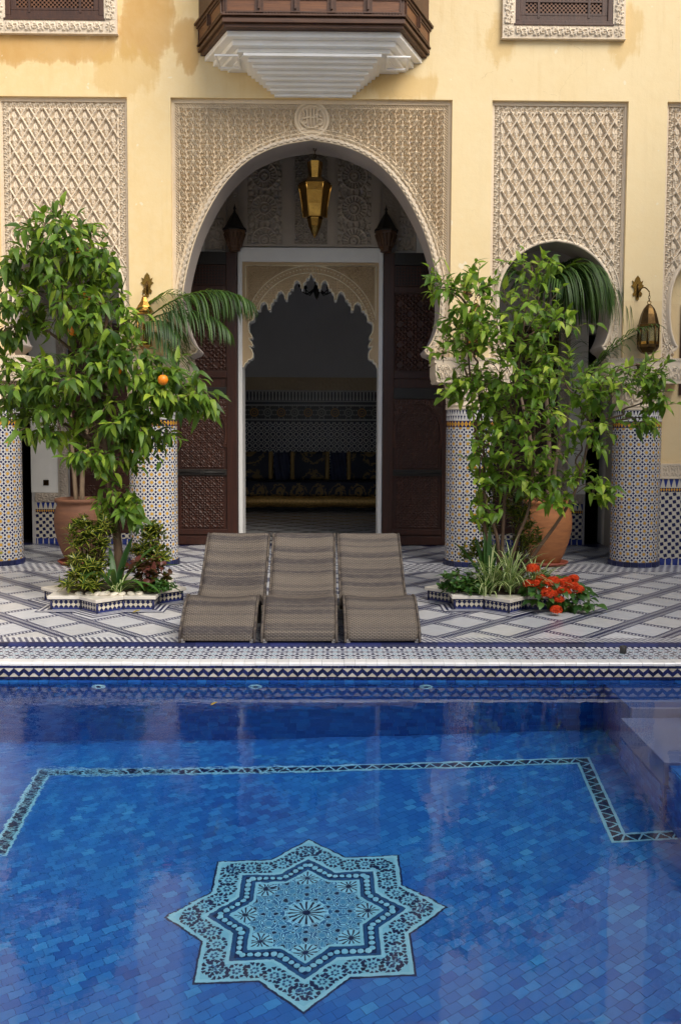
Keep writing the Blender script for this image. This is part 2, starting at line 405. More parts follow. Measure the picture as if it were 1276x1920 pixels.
TILEB = simple('navy_tile', (0.020, 0.028, 0.135), 0.15, 0.3, 14, bmp=0.05, bscale=20)
def m_island_tile(name, stops, rough=0.15, bmp=0.08):
    m, nt, b = new_mat(name); _, vec = xyz(nt)
    r = rand_val(nt); c = ramp(nt, r, stops); n = noise(nt, vec, 22, 3)
    c = mix(nt, n.step(.35, .75)*0.25, c, tuple(x*.7 for x in stops[0][1]))
    setc(nt, b, c); b.inputs['Roughness'].default_value = rough; bump(nt, b, noise(nt, vec, 16, 3), bmp, 0.02); return m
EDGE_T = m_island_tile('edge_navy_tile', [(0, (0.006, 0.009, 0.045)), (1, (0.018, 0.026, 0.12))], 0.38)
CREAM_T = m_island_tile('cream_tile', [(0, (0.52, 0.47, 0.37)), (1, (0.70, 0.66, 0.56))], 0.25)
TRIM_T = m_island_tile('white_trim_tile', [(0, (0.74, 0.74, 0.73)), (1, (0.84, 0.84, 0.84))], 0.2)
GROUT = simple('grout', (0.40, 0.37, 0.32), 0.9, 0.15, 20)
BLUES = [(0.0, (0.016, 0.095, 0.42)), (0.14, (0.020, 0.155, 0.55)), (0.42, (0.030, 0.21, 0.62)), (0.72, (0.040, 0.25, 0.67)), (0.90, (0.06, 0.32, 0.72)), (1.0, (0.10, 0.40, 0.77))]
def m_pool_tile():
    m, nt, b = new_mat('pool_blue_tile'); _, vec = xyz(nt)
    r = rand_val(nt); patch = noise(nt, vec, 1.1, 3, 0.6).step(0.3, 0.72)
    c = ramp(nt, ((r*r*0.55 + r*0.25) + patch*0.34 - 0.04).clamp(), BLUES); n = noise(nt, vec, 22, 3)
    c = mix(nt, n.step(.35, .75)*0.25, c, (0.03, 0.15, 0.46)); c = mix(nt, noise(nt, vec, 2.3, 5, 0.65).step(0.55, 0.8)*0.3, c, (0.03, 0.12, 0.34))
    setc(nt, b, c); b.inputs['Roughness'].default_value = 0.35; return m
POOLT = m_pool_tile()
POOLW = m_island_tile('pool_wall_tile', [(0, (0.012, 0.065, 0.30)), (0.6, (0.016, 0.105, 0.40)), (1, (0.024, 0.16, 0.48))], 0.3)
POOLG = simple('pool_grout', (0.020, 0.13, 0.46), 0.9, 0.3, 5)
def m_deck():
    m, nt, b = new_mat('deck_zellige_strips'); (X, Y, Z), vec = xyz(nt)
    a = (X-0.305)/0.62; c_ = (Y-8.04)/0.67; p = a+c_; q = a-c_
    right = X > -0.005
    pw = p*right + (0.0-q)*(1.0-right); qw = q*right + (0.0-p)*(1.0-right)      # mirrored about the axis of the court
    # qw: wide bands, pw: narrow bands
    dq = ((qw).frac()-0.5).abs(); dp = ((pw).frac()-0.5).abs()
    def dash(al, ac, n): return ((al*n + ac).frac() < 0.56)
    wide_d = dash(pw, qw*4.0, 14.0); nar_d = dash(qw, pw*4.0, 14.0)
    cw = mix(nt, wide_d, WHT, NAVY); cw = mix(nt, ((dq < 0.034).mx(dq > 0.112)), cw, NAVY)
    cn = mix(nt, nar_d, WHT, NAVY); cn = mix(nt, dp > 0.054, cn, NAVY)
    c = mix(nt, dq < 0.155, cn, cw)
    # straight bands: along the pool, and between the columns
    al = X*11.0
    b1 = (Y < 7.735); row = ((Y-7.60)/0.055); d1 = mix(nt, ((al*1.8+row.floor()*0.5+row.frac()*0.6).frac() < 0.5), WHT, NAVY)
    d1 = mix(nt, (row.frac()-0.5).abs() > 0.40, d1, (0.45, 0.45, 0.48))
    c = mix(nt, b1, c, d1)
    b2 = (Y > 11.38)*(Y < 12.05); r2 = ((Y-11.38)/0.11); d2 = mix(nt, ((al+r2.floor()*0.5).frac() < 0.55)*((r2.frac()-0.5).abs() < 0.32), WHT, NAVY)
    c = mix(nt, b2, c, d2)
    setc(nt, b, c); b.inputs['Roughness'].default_value = 0.28; bump(nt, b, noise(nt, vec, 25, 3), 0.08, 0.02); return m
DECK = m_deck()
def m_marble():
    m, nt, b = new_mat('pale_marble'); _, vec = xyz(nt); r = rand_val(nt)
    n = noise(nt, vec, 2.4, 7, 0.65, dist=1.6); v_ = (n-0.5).abs().step(0.0, 0.045)
    c = ramp(nt, r, [(0, (0.52, 0.535, 0.57)), (0.5, (0.62, 0.635, 0.675)), (0.8, (0.60, 0.595, 0.59)), (1, (0.70, 0.715, 0.75))])
    c = mix(nt, (1.0-v_)*0.25, c, (0.45, 0.45, 0.47))
    c = mix(nt, noise(nt, vec, 1.1, 4).step(0.5, 0.8)*0.35, c, (0.55, 0.50, 0.43))
    setc(nt, b, c); b.inputs['Roughness'].default_value = 0.22; bump(nt, b, noise(nt, vec, 6, 3), 0.05, 0.02); return m
MARBLE = m_marble()
def m_coping():
    m, nt, b = new_mat('coping_zellige'); (X, Y, Z), vec = xyz(nt)
    c = zellige(nt, X, Y-7.02, 0.118, (0.58, 0.61, 0.66), (0.42, 0.54, 0.62), NAVY, oct_=(0.55, 0.61, 0.66))
    e = ((Y-7.02).abs() < 0.012).mx((Y-7.375).abs() < 0.012); c = mix(nt, e, c, NAVY)
    e2 = ((Y > 7.375).mx(Y < 7.02)); d = mix(nt, ((X/0.05).frac() < 0.5)*((Y > 7.385).mx((Y < 7.005))), (0.75, 0.76, 0.78), NAVY); c = mix(nt, e2, c, d)
    setc(nt, b, c); glazed(b, nt, vec, 0.2); return m
COPING = m_coping()
def m_harl(name, p, kind='Object', c1=NAVY, c2=CREAM):
    """rotated checks on vertical faces"""
    m, nt, b = new_mat(name); (X, Y, Z), vec = xyz(nt, kind)
    u = nt.nodes.new('ShaderNodeUVMap'); sp = nt.nodes.new('ShaderNodeSeparateXYZ'); nt.links.new(u.outputs[0], sp.inputs[0])
    U = V(nt, sp.outputs[0]); W_ = V(nt, sp.outputs[1])
    a = ((U+W_)/p); d = ((U-W_)/p)
    k = ((a.floor()+d.floor())*0.5).frac() < 0.25
    c = mix(nt, k, c1, c2)
    e = ((a.frac()-0.5).abs() > 0.455).mx((d.frac()-0.5).abs() > 0.455); c = mix(nt, e*0.6, c, (0.4, 0.37, 0.32))
    edge = (W_ < 0.018).mx(W_ > 0.085); c = mix(nt, edge, c, (0.02, 0.03, 0.14))
    setc(nt, b, c); glazed(b, nt, vec, 0.2); return m
HARL = m_harl('planter_zellige', 0.047)
def m_dado(name, z0, ztop, wp=0.05):
    m, nt, b = new_mat(name); (X, Y, Z), vec = xyz(nt)
    x = (X/wp); z = ((Z-z0)/wp); k = ((x.floor()+z.floor())*0.5).frac() < 0.25
    fx = x.frac()-0.5; fz = z.frac()-0.5; sg = k*2.0-1.0
    rx = (fx + fz*0.27*sg).abs(); rz = (fz - fx*0.27*sg).abs()
    c = mix(nt, k*(rx.mx(rz) < 0.47), (0.60, 0.56, 0.47), NAVY)
    c = mix(nt, (1.0-k)*(rx.mx(rz) > 0.50), c, (0.38, 0.36, 0.32))
    h = ztop
    c = mix(nt, Z > h-0.165, c, NAVY)
    t = (Z-(h-0.138)).abs(); xx = ((X/0.034).frac()-0.5).abs()
    c = mix(nt, (t*16.0+xx) < 0.40, c, OCHRE)
    tz = (Z-(h-0.11))/0.10; x2 = ((X/0.072).frac()-0.5).abs()
    wd = (0.05+0.32*tz.clamp()).mn(0.36)*(tz > 0.05)
    c = mix(nt, (Z > h-0.115), c, mix(nt, x2 < wd, (0.60, 0.56, 0.47), COBALT))
    tb = (Z-0.02)/0.06; x3 = ((X/0.085).frac()-0.5).abs()
    c = mix(nt, Z < 0.085, c, mix(nt, x3 < (0.06+0.05*(1.0-tb)), COBALT, (0.55, 0.52, 0.45)))
    setc(nt, b, c); glazed(b, nt, vec, 0.22); return m
DADO = m_dado('dado_zellige', 0.15, 1.12)
DADO2 = m_dado('gallery_dado_zellige', 0.1, 0.64)
BRASS = simple('aged_brass', (0.38, 0.22, 0.05), 0.24, 0.3, 9, metal=1.0, col2=(0.24, 0.13, 0.03), bmp=0.22, bscale=110)
BRASSD = simple('dark_brass', (0.13, 0.078, 0.028), 0.34, 0.3, 9, metal=1.0, col2=(0.05, 0.03, 0.014), bmp=0.35, bscale=70)
IRON = simple('dark_iron', (0.02, 0.018, 0.016), 0.5, 0.2)
def m_glass_pane():
    m, nt, b = new_mat('lantern_glass'); b.inputs['Base Color'].default_value = (0.55, 0.50, 0.30, 1)
    b.inputs['Roughness'].default_value = 0.12; b.inputs['Transmission Weight'].default_value = 0.75; b.inputs['IOR'].default_value = 1.2; return m
PANE = m_glass_pane()
TERRA = simple('terracotta', (0.46, 0.185, 0.065), 0.75, 0.1, 5, col2=(0.30, 0.115, 0.045), bmp=0.15, bscale=25, sc3=(1, 1, 5))
TERRA2 = simple('terracotta_saucer', (0.34, 0.085, 0.05), 0.55, 0.1, 8)
SOIL = simple('soil', (0.045, 0.030, 0.020), 0.95, 0.3, 40, bmp=0.6, bscale=60)
STONE = simple('white_pebble', (0.72, 0.66, 0.56), 0.6, 0.12, 8)
MARB_E = simple('planter_marble', (0.74, 0.71, 0.65), 0.35, 0.08, 5, col2=(0.62, 0.57, 0.49), bmp=0.08)
def m_leaf(name, lo, hi, tips=None, trans=0.35, rough=0.38, var_noise=None):
    m, nt, b = new_mat(name); _, vec = xyz(nt, 'Object'); r = rand_val(nt)
    c = ramp(nt, r, [(0, lo), (0.75, hi), (1, tips or hi)])
    if var_noise:
        u = nt.nodes.new('ShaderNodeUVMap'); sp = nt.nodes.new('ShaderNodeSeparateXYZ'); nt.links.new(u.outputs[0], sp.inputs[0])
        U = V(nt, sp.outputs[0]); c = mix(nt, ((U-0.5).abs() < var_noise[0]), c, var_noise[1])
    setc(nt, b, c); b.inputs['Roughness'].default_value = rough; b.inputs['Specular IOR Level'].default_value = 0.35
    tr = nt.nodes.new('ShaderNodeBsdfTranslucent'); ms = nt.nodes.new('ShaderNodeMixShader'); ms.inputs[0].default_value = trans
    tc = mix(nt, 0.65, c, (0.30, 0.50, 0.03)); nt.links.new(tc, tr.inputs[0])
    out = nt.nodes['Material Output']; nt.links.new(b.outputs[0], ms.inputs[1]); nt.links.new(tr.outputs[0], ms.inputs[2]); nt.links.new(ms.outputs[0], out.inputs[0])
    return m
L_ORANGE = m_leaf('orange_tree_leaf', (0.018, 0.054, 0.008), (0.115, 0.215, 0.020), (0.32, 0.42, 0.040), 0.25, 0.50)
L_LEMON = m_leaf('lemon_tree_leaf', (0.032, 0.092, 0.012), (0.19, 0.33, 0.032), (0.44, 0.54, 0.07), 0.38, 0.46)
L_PALM = m_leaf('palm_leaf', (0.012, 0.036, 0.010), (0.042, 0.095, 0.020), (0.075, 0.15, 0.03), 0.25, 0.5)
L_STRAP = m_leaf('strap_leaf', (0.014, 0.048, 0.012), (0.036, 0.10, 0.020), (0.06, 0.15, 0.03), 0.22, 0.4)
L_SPID = m_leaf('spider_leaf', (0.06, 0.15, 0.03), (0.10, 0.20, 0.04), (0.14, 0.24, 0.06), 0.25, 0.4, (0.22, (0.62, 0.64, 0.34)))
L_CROT = m_leaf('croton_leaf', (0.010, 0.035, 0.008), (0.028, 0.075, 0.012), (0.035, 0.09, 0.012), 0.18, 0.3, (0.10, (0.50, 0.43, 0.05)))
L_GROUND = m_leaf('ground_leaf', (0.016, 0.055, 0.014), (0.045, 0.12, 0.025), (0.07, 0.16, 0.03), 0.2)
L_RED = m_leaf('coleus_leaf', (0.055, 0.018, 0.014), (0.11, 0.03, 0.025), (0.07, 0.06, 0.02), 0.2)
PETAL = m_leaf('red_petal', (0.62, 0.035, 0.008), (0.80, 0.075, 0.012), (0.90, 0.13, 0.02), 0.15, 0.5)
DRYL = m_leaf('dry_leaf', (0.30, 0.22, 0.03), (0.40, 0.30, 0.05), None, 0.2)
def m_bark(name, c1, c2): return simple(name, c1, 0.85, 0.2, 14, col2=c2, bmp=0.5, bscale=30, sc3=(1, 1, 0.3))
BARK = m_bark('bark', (0.17, 0.105, 0.065), (0.085, 0.055, 0.035)); BARK2 = m_bark('pale_bark', (0.24, 0.17, 0.11), (0.12, 0.085, 0.055))
ORANGE = simple('orange_peel', (0.85, 0.24, 0.01), 0.42, 0.08, 12, bmp=0.15, bscale=120)
def m_wicker():
    m, nt, b = new_mat('woven_rattan'); u = nt.nodes.new('ShaderNodeUVMap'); sp = nt.nodes.new('ShaderNodeSeparateXYZ'); nt.links.new(u.outputs[0], sp.inputs[0])
    U = V(nt, sp.outputs[0]); T = V(nt, sp.outputs[1])            # metres across / along
    row = T/0.0125; col = U/0.036; rf = row.floor()
    ph = (col + rf*0.5).frac(); over = (ph-0.5).abs()
    hgt = (1.0-(over*2.0)*(over*2.0)) * (1.0-((row.frac()-0.5).abs()*2.0)*((row.frac()-0.5).abs()*2.0))
    oi = nt.nodes.new('ShaderNodeObjectInfo')
    cb = nt.nodes.new('ShaderNodeCombineXYZ'); nt.links.new(rf.k, cb.inputs[0]); nt.links.new((V(nt, oi.outputs['Random'])*37.0).k, cb.inputs[1]); nt.links.new(((col+rf*0.5).floor()*3.3).k, cb.inputs[2])
    wn = nt.nodes.new('ShaderNodeTexWhiteNoise'); wn.noise_dimensions = '3D'; nt.links.new(cb.outputs[0], wn.inputs[0])
    cb2 = nt.nodes.new('ShaderNodeCombineXYZ'); nt.links.new((T*9.0).k, cb2.inputs[0]); nt.links.new((V(nt, oi.outputs['Random'])*37.0).k, cb2.inputs[1])
    bn = noise(nt, cb2.outputs[0], 1.0, 4, 0.65).step(0.45, 0.57)  # bands of darker and lighter cane
    c = mix(nt, bn, (0.185, 0.152, 0.120), (0.058, 0.048, 0.049))
    c = mix(nt, (V(nt, wn.outputs[0])*V(nt, wn.outputs[0]))*0.28, c, (0.22, 0.185, 0.15)); c = mix(nt, ((U/0.018).frac() < 0.22)*0.45, c, (0.05, 0.042, 0.038))
    c = mix(nt, (1.0-hgt.step(0.05, 0.5))*0.8, c, (0.035, 0.026, 0.022))
    setc(nt, b, c); b.inputs['Roughness'].default_value = 0.5; bump(nt, b, hgt, 0.8, 0.006); return m
WICKER = m_wicker()
DARKM = simple('dark_metal', (0.035, 0.033, 0.032), 0.4, 0.1)
GREYM = simple('grey_metal_foot', (0.30, 0.29, 0.28), 0.4, 0.1)
def m_water():
    m = bpy.data.materials.new('pool_water'); m.use_nodes = True; nt = m.node_tree; nt.nodes.remove(nt.nodes['Principled BSDF'])
    g = nt.nodes.new('ShaderNodeBsdfGlass'); g.inputs['IOR'].default_value = 1.333; g.inputs['Roughness'].default_value = 0.0
    g.inputs['Color'].default_value = (1, 1, 1, 1)
    (X, Y, Z), vec = xyz(nt)
    n1 = noise(nt, vec, 3.2, 3, 0.5, sc3=(1, 1.6, 1)); n2 = noise(nt, vec, 11, 3, 0.55, sc3=(1, 1.5, 1))
    amp = noise(nt, vec, 0.7, 2).step(0.52, 0.75)*0.35 + ((0.0-X)/2.2).clamp()*0.9*((Y-2.5)/4.0).clamp()
    h = n1*0.34 + n2*(amp*1.15+0.028)
    b = nt.nodes.new('ShaderNodeBump'); b.inputs['Strength'].default_value = 0.10; b.inputs['Distance'].default_value = 0.035
    nt.links.new(h.k, b.inputs['Height']); nt.links.new(b.outputs[0], g.inputs['Normal'])
    va = nt.nodes.new('ShaderNodeVolumeAbsorption'); va.inputs['Color'].default_value = (0.45, 0.82, 0.97, 1); va.inputs['Density'].default_value = 0.30
    nt.links.new(va.outputs[0], nt.nodes['Material Output'].inputs[1])
    nt.links.new(g.outputs[0], nt.nodes['Material Output'].inputs[0]); return m
WATER = m_water()
# ================================================================== THE SETTING
YF = 11.75; XC = -0.215
# ground far beyond (never reached by the lens, keeps the court from floating)
g = MB(); g.add([(-150,-150,-1.9),(150,-150,-1.9),(150,150,-1.9),(-150,150,-1.9)], [(0,1,2,3)])
tag(g.build('ground', simple('ground_earth', (0.32, 0.28, 0.22), 0.9)), kind='structure')
# deck: strips sheet with marble tiles laid in it
d = MB(); d.box(-9, 9, 7.50, 14.2, -0.30, 0.0); d.box(-9, -5.0, -6, 7.50, -0.30, -0.002); d.box(5.0, 9, -6, 7.50, -0.30, -0.002); d.box(-5.0, 5.0, -6, 1.15, -0.30, -0.002)
deck = tag(d.build('deck_floor', DECK), kind='structure')
def clip_poly(poly, ax, val, keep_gt):
    out = []
    for i in range(len(poly)):
        a, b = poly[i], poly[(i+1) % len(poly)]
        ia = (a[ax] > val) == keep_gt; ib = (b[ax] > val) == keep_gt
        if ia: out.append(a)
        if ia != ib:
            t = (val-a[ax])/(b[ax]-a[ax]); out.append((a[0]+(b[0]-a[0])*t, a[1]+(b[1]-a[1])*t))
    return out
def tile_poly(cx, cy):
    hp, hq = (0.405, 0.345) if cx > -0.005 else (0.345, 0.405)
    pts = []
    for dp, dq in ((hp, hq), (hp, -hq), (-hp, -hq), (-hp, hq)):
        pts.append((cx + 0.62*(dp+dq)/2, cy + 0.67*(dp-dq)/2))
    return pts
tile_cache = {}
for j in range(-1, 20):
    for i in range(-12, 12):
        cx = -0.005 + 0.62*(i + (0.5 if j % 2 == 0 else 0.0)); cy = 8.04 + 0.335*j
        if abs(cx - 0.1) > 0.9 + cy*0.375 or cy > 13.95: continue
        poly = tile_poly(cx, cy); key = None
        for lo, hi in ((7.735, 11.375), (12.055, 13.96)):
            q = clip_poly(clip_poly(poly, 1, lo, True), 1, hi, False)
            if len(q) < 3: continue
            ar = 0.5*abs(sum(q[k][0]*q[(k+1) % len(q)][1]-q[(k+1) % len(q)][0]*q[k][1] for k in range(len(q))))
            if ar < 0.01: continue
            rel = tuple((round(p[0]-cx, 3), round(p[1]-cy, 3)) for p in q)
            if rel not in tile_cache:
                b = MB(); b.prism([(p[0], p[1]) for p in rel], -0.01, 0.0014); tile_cache[rel] = b.mesh('marble_tile', MARBLE)
            obj_at('marble_tile', tile_cache[rel], deck, (cx, cy, 0))
# navy nosing along the deck edge
nb = MB(); pr = [(7.44, -0.02), (7.425, -0.004), (7.43, 0.012), (7.445, 0.02), (7.49, 0.02), (7.51, 0.004), (7.51, -0.02)]
nb.prism(pr, -0.0735, 0.0735, 'x'); nmesh = nb.mesh('nosing_tile', EDGE_T)
for k in range(-20, 24): obj_at('nosing_tile', nmesh, deck, (0.06+0.15*k, random.uniform(-.002, .002), random.uniform(-.001, .001)))
# coping
cp = MB(); cp.box(-5.0, 5.0, 6.905, 7.50, -0.40, -0.006)
coping = tag(cp.build('pool_coping', COPING), kind='structure')
def shared(name, mat, fn):
    b = MB(); fn(b); return b.mesh(name, mat)
trim_me = shared('trim_tile', TRIM_T, lambda b: b.prism([(6.884, -0.021), (6.884, -0.006), (6.890, 0.001), (6.90, 0.004), (6.992, 0.004), (6.992, -0.021)], -0.0405, 0.0405, 'x'))
for k in range(-33, 36): obj_at('trim_tile', trim_me, coping, (0.083*k, random.uniform(-.0015, .0015), random.uniform(-.001, .001)))
row_me = shared('border_tile', EDGE_T, lambda b: b.box(-0.0262, 0.0262, 6.886, 6.91, -0.0075, 0.0075))
for zz in (-0.0315, -0.1175):
    for k in range(-49, 52): obj_at('border_tile', row_me, coping, (0.0545*k + (0.02 if zz < -.1 else 0), random.uniform(-.001, .001), zz))
Pz = 0.0742; z0, z1 = -0.106, -0.042; tk = 0.032; gp = 0.0012
zig_up = shared('zigzag_tile', EDGE_T, lambda b: b.prism([(gp, z0+gp), (Pz/2, z1-tk), (Pz/2, z1-gp), (gp, z0+tk)], 6.8865, 6.91, 'y'))
zig_dn = shared('zigzag_tile', EDGE_T, lambda b: b.prism([(Pz/2+gp, z1-gp), (Pz/2+gp, z1-tk), (Pz, z0+gp), (Pz, z0+tk)], 6.8865, 6.91, 'y'))
tri_lo = shared('cream_tile', CREAM_T, lambda b: b.prism([(gp*2, z0), (Pz-gp*2, z0), (Pz/2, z1-tk-gp*2)], 6.888, 6.91, 'y'))
tri_hi = shared('cream_tile', CREAM_T, lambda b: b.prism([(-Pz/2+gp*2, z1), (Pz/2-gp*2, z1), (0, z0+tk+gp*2)], 6.888, 6.91, 'y'))
for k in range(-36, 38):
    for me in (zig_up, zig_dn, tri_lo, tri_hi):
        obj_at(me.name.split('.')[0], me, coping, (Pz*k, random.uniform(-.0012, .0012), random.uniform(-.0006, .0006)))
# the same bands run on beyond the frame: joined
eb, ec = MB(), MB()
for k in list(range(-67, -36))+list(range(38, 67)):
    x = Pz*k
    for q in ([(gp, z0+gp), (Pz/2, z1-tk), (Pz/2, z1-gp), (gp, z0+tk)], [(Pz/2+gp, z1-gp), (Pz/2+gp, z1-tk), (Pz, z0+gp), (Pz, z0+tk)]): eb.prism([(x+p[0], p[1]) for p in q], 6.8865, 6.91, 'y')
    for q in ([(gp*2, z0), (Pz-gp*2, z0), (Pz/2, z1-tk-gp*2)], [(-Pz/2+gp*2, z1), (Pz/2-gp*2, z1), (0, z0+tk+gp*2)]): ec.prism([(x+p[0], p[1]) for p in q], 6.888, 6.91, 'y')
for zz in (-0.0315, -0.1175):
    for k in list(range(-91, -49))+list(range(52, 91)): eb.box(.0545*k-.0262, .0545*k+.0262, 6.886, 6.91, zz-.0075, zz+.0075)
tag(eb.build('border_tile', EDGE_T, coping), kind='stuff'); tag(ec.build('cream_tile', CREAM_T, coping), kind='stuff')
et = MB()
for x0_, x1_ in ((-5.0, -2.78), (2.95, 5.0)): et.prism([(6.884, -0.021), (6.884, -0.006), (6.890, 0.001), (6.90, 0.004), (6.992, 0.004), (6.992, -0.021)], x0_, x1_, 'x')
et.build('trim_edge', TRIM_T, coping)
en = MB()
for x0_, x1_ in ((-5.0, -3.015), (3.585, 5.0)): en.prism(pr, x0_, x1_, 'x')
en.build('nosing_edge', EDGE_T, deck)
# pool shell -------------------------------------------------------
SLX = 0.061; FA = -1.397
fz = lambda x, y=0: FA + SLX*x
TH = math.atan(SLX); FROT = Matrix.Rotation(-TH, 3, 'Y')
pf = MB(); pf.add([(-5.0, 1.15, fz(-5)), (5.0, 1.15, fz(5)), (5.0, 6.9, fz(5)), (-5.0, 6.9, fz(-5))], [(0,1,2,3)])
pool_floor = tag(pf.build('pool_floor', POOLG), kind='structure')
pw = MB(); pw.box(-5.0, 5.0, 6.905, 7.2, -1.85, -0.40); pw.box(-5.2, -5.0, 1.0, 7.2, -1.85, -0.30); pw.box(5.0, 5.2, 1.0, 7.2, -1.85, -0.30); pw.box(-5.2, 5.2, 0.95, 1.15, -1.85, -0.30)
pool_wall = tag(pw.build('pool_wall', POOLG), kind='structure')
b = MB(); zt = -0.130
while zt > -1.62:
    h = 0.075; n = 0
    x = -3.6 + (random.random())*0.05
    while x < 3.9:
        L = random.choice((0.072, 0.074, 0.1)); yy = 6.893 + random.uniform(-.003, .003)
        if zt-h > -1.8: b.box(x+.0012, x+L-.0012, yy, 6.91, zt-h+.0012, zt-.0012)
        x += L
    zt -= h
o = tag(b.build('tile', POOLW, pool_wall), kind='stuff')
# floor tiles, laid on the diagonal
tl, tw = 0.074, 0.055; a45 = R(33); ca, sa = math.cos(a45), math.sin(a45)
fl_me = shared('tile', POOLT, lambda b: b.box(-tl/2+.0015, tl/2-.0015, -tw/2+.0015, tw/2-.0015, -0.006, 0.003))
cand = []
for j in range(-110, 110):
    for i in range(-90, 90):
        lx = (i + 0.5*(j % 2))*tl; ly = j*tw
        x = -0.1 + lx*ca - ly*sa; y = 5.0 + lx*sa + ly*ca
        if y < 2.9 or y > 6.85 or abs(x) > 0.75 + 0.43*y or x > 4.8: continue
        cand.append((y, x))
cand.sort()
rot = FROT @ Matrix.Rotation(a45, 3, 'Z')
vis = [c for c in cand if c[0] > 3.72 and abs(c[1]) < 0.36*c[0] and math.hypot(c[1]+0.104, c[0]-4.65) > 0.72][:300]; vs_ = set(vis)
for y, x in vis: obj_at('tile', fl_me, pool_floor, (x, y, fz(x)), FROT @ Matrix.Rotation(a45+random.gauss(0, .008), 3, 'Z'))
b = MB(); bx = [(sx*(tl/2-.0015), sy*(tw/2-.0015)) for sx, sy in ((-1,-1),(1,-1),(1,1),(-1,1))]
for y, x in cand:
    if (y, x) in vs_: continue
    r_ = FROT @ Matrix.Rotation(a45+random.gauss(0, .008), 3, 'Z'); dz = random.uniform(0.001, 0.004)
    b.add([r_ @ Vector((p[0], p[1], dz)) + Vector((x, y, fz(x))) for p in bx], [(0,1,2,3)])
tag(b.build('tile', POOLT, pool_floor, fixn=False), kind='stuff')
# star medallion and border laid on the floor
AQUA = m_island_tile('aqua_tile', [(0, (0.32, 0.68, 0.83)), (1, (0.48, 0.80, 0.92))], 0.3)
DEEP = simple('deep_navy_tile', (0.010, 0.026, 0.12), 0.3, 0.3, 20)
MIDB = simple('mid_blue_tile', (0.03, 0.12, 0.30), 0.3, 0.3, 20)
def fl(x, y, h): return (x, y, fz(x)+h)
SX, SY = -0.104, 4.649; SROT = R(0.3)
def star_pts(Rr):
    ri = Rr*math.cos(R(45))/math.cos(R(22.5)); out = []
    for k in range(16):
        a = PI/2 + SROT + k*PI/8; r = Rr if k % 2 == 0 else ri
        out.append((SX+r*math.cos(a), SY+r*math.sin(a)))
    return out
def star_band(name, mat, Ro, Ri, h, parent):
    b = MB(); o_ = star_pts(Ro); i_ = star_pts(Ri) if Ri > 0 else None
    if i_:
        vs = [fl(*p, h) for p in o_] + [fl(*p, h) for p in i_]; b.add(vs, [(k, (k+1) % 16, 16+(k+1) % 16, 16+k) for k in range(16)])
    else:
        vs = [fl(*p, h) for p in o_]+[fl(SX, SY, h)]; b.add(vs, [(k, (k+1) % 16, 16) for k in range(16)])
    return b.build(name, mat, parent)
def m_girih():
    m, nt, b = new_mat('star_centre_mosaic'); (X, Y, Z), vec = xyz(nt)
    x = (X-SX); y = (Y-SY); r = (x*x+y*y).sqrt(); th = y.atan2(x)
    A = (0.42, 0.75, 0.89); D = (0.008, 0.018, 0.085); B_ = (0.05, 0.20, 0.42)
    f = None
    for i in range(4):
        q = (x*math.cos(PI/4*i+SROT)+y*math.sin(PI/4*i+SROT))*(2*PI/0.054); q = q._m('COSINE'); f = q if f is None else f+q
    c = mix(nt, (f > -0.05)*(f < 0.62), B_, A); c = mix(nt, f > 1.45, c, A); c = mix(nt, f > 1.95, c, D); c = mix(nt, (f < -1.0)*(f > -1.45), c, A); c = mix(nt, f < -1.45, c, (0.10, 0.34, 0.58))
    s16 = ((th*(16/(2*PI))+0.5).frac()-0.5).abs()*r*(2*PI/16)       # distance to spokes
    def ros(c, rr, tt, n, R0):
        s = ((tt*(n/(2*PI))+0.5).frac()-0.5).abs()*rr*(2*PI/n)
        pet = (s < (0.002+0.045*rr))*(rr < R0)*(rr > R0*0.22)
        c = mix(nt, (rr < R0*1.04)*((rr-R0*0.62).abs() < R0*0.42), c, A); c = mix(nt, pet, c, D)
        c = mix(nt, rr < R0*0.22, c, D); return c
    c = ros(c, r, th, 16, 0.095)
    # rosettes in the eight points
    kf = 8/(2*PI); tq = ((th-(PI/2+SROT))*kf+0.5); fr = tq.frac()-0.5; ang = fr/kf
    px_ = r*((ang)._m('COSINE')) - 0.315; py_ = r*(ang.sin())
    rr = (px_*px_+py_*py_).sqrt(); tt = py_.atan2(px_); c = ros(c, rr, tt, 12, 0.062)
    setc(nt, b, c); b.inputs['Roughness'].default_value = 0.3; return m
med = thing('star_mosaic', 'eight-pointed turquoise and navy mosaic star set in the blue pool floor', 'mosaic', (SX, SY, fz(SX)))
star_band('dark_border', DEEP, 0.731, 0.715, 0.0060, med); star_band('pale_border', AQUA, 0.716, 0.688, 0.0085, med)
star_band('rosette_ring', AQUA, 0.690, 0.535, 0.0065, med); star_band('inner_pale_border', AQUA, 0.537, 0.512, 0.0085, med)
star_band('blue_band', MIDB, 0.514, 0.482, 0.0070, med); star_band('navy_band', DEEP, 0.484, 0.425, 0.0066, med)
star_band('blue_band', MIDB, 0.427, 0.398, 0.0070, med); star_band('centre_border', AQUA, 0.400, 0.376, 0.0090, med)
star_band('centre_mosaic', m_girih(), 0.378, 0, 0.0070, med)
bead = shared('bead_tile', AQUA, lambda b: b.lathe([(0.0165, -0.002), (0.0165, 0.002), (0.012, 0.004)], 8, smooth=False))
def ros_mesh(b):
    for k in range(6):
        a = PI/3*k; c, s_ = math.cos(a), math.sin(a); T = lambda r, t: (r*c-t*s_, r*s_+t*c, 0)
        b.add([T(.030, 0), T(.047, -.0125), T(.055, 0), T(.047, .0125)], [(0,1,2,3)])
        a += PI/6; c, s_ = math.cos(a), math.sin(a)
        b.add([T(.036, -.0035), T(.058, -.0125), T(.058, .0125), T(.036, .0035)], [(0,1,2,3)])
ros = shared('rosette_tile', DEEP, ros_mesh)
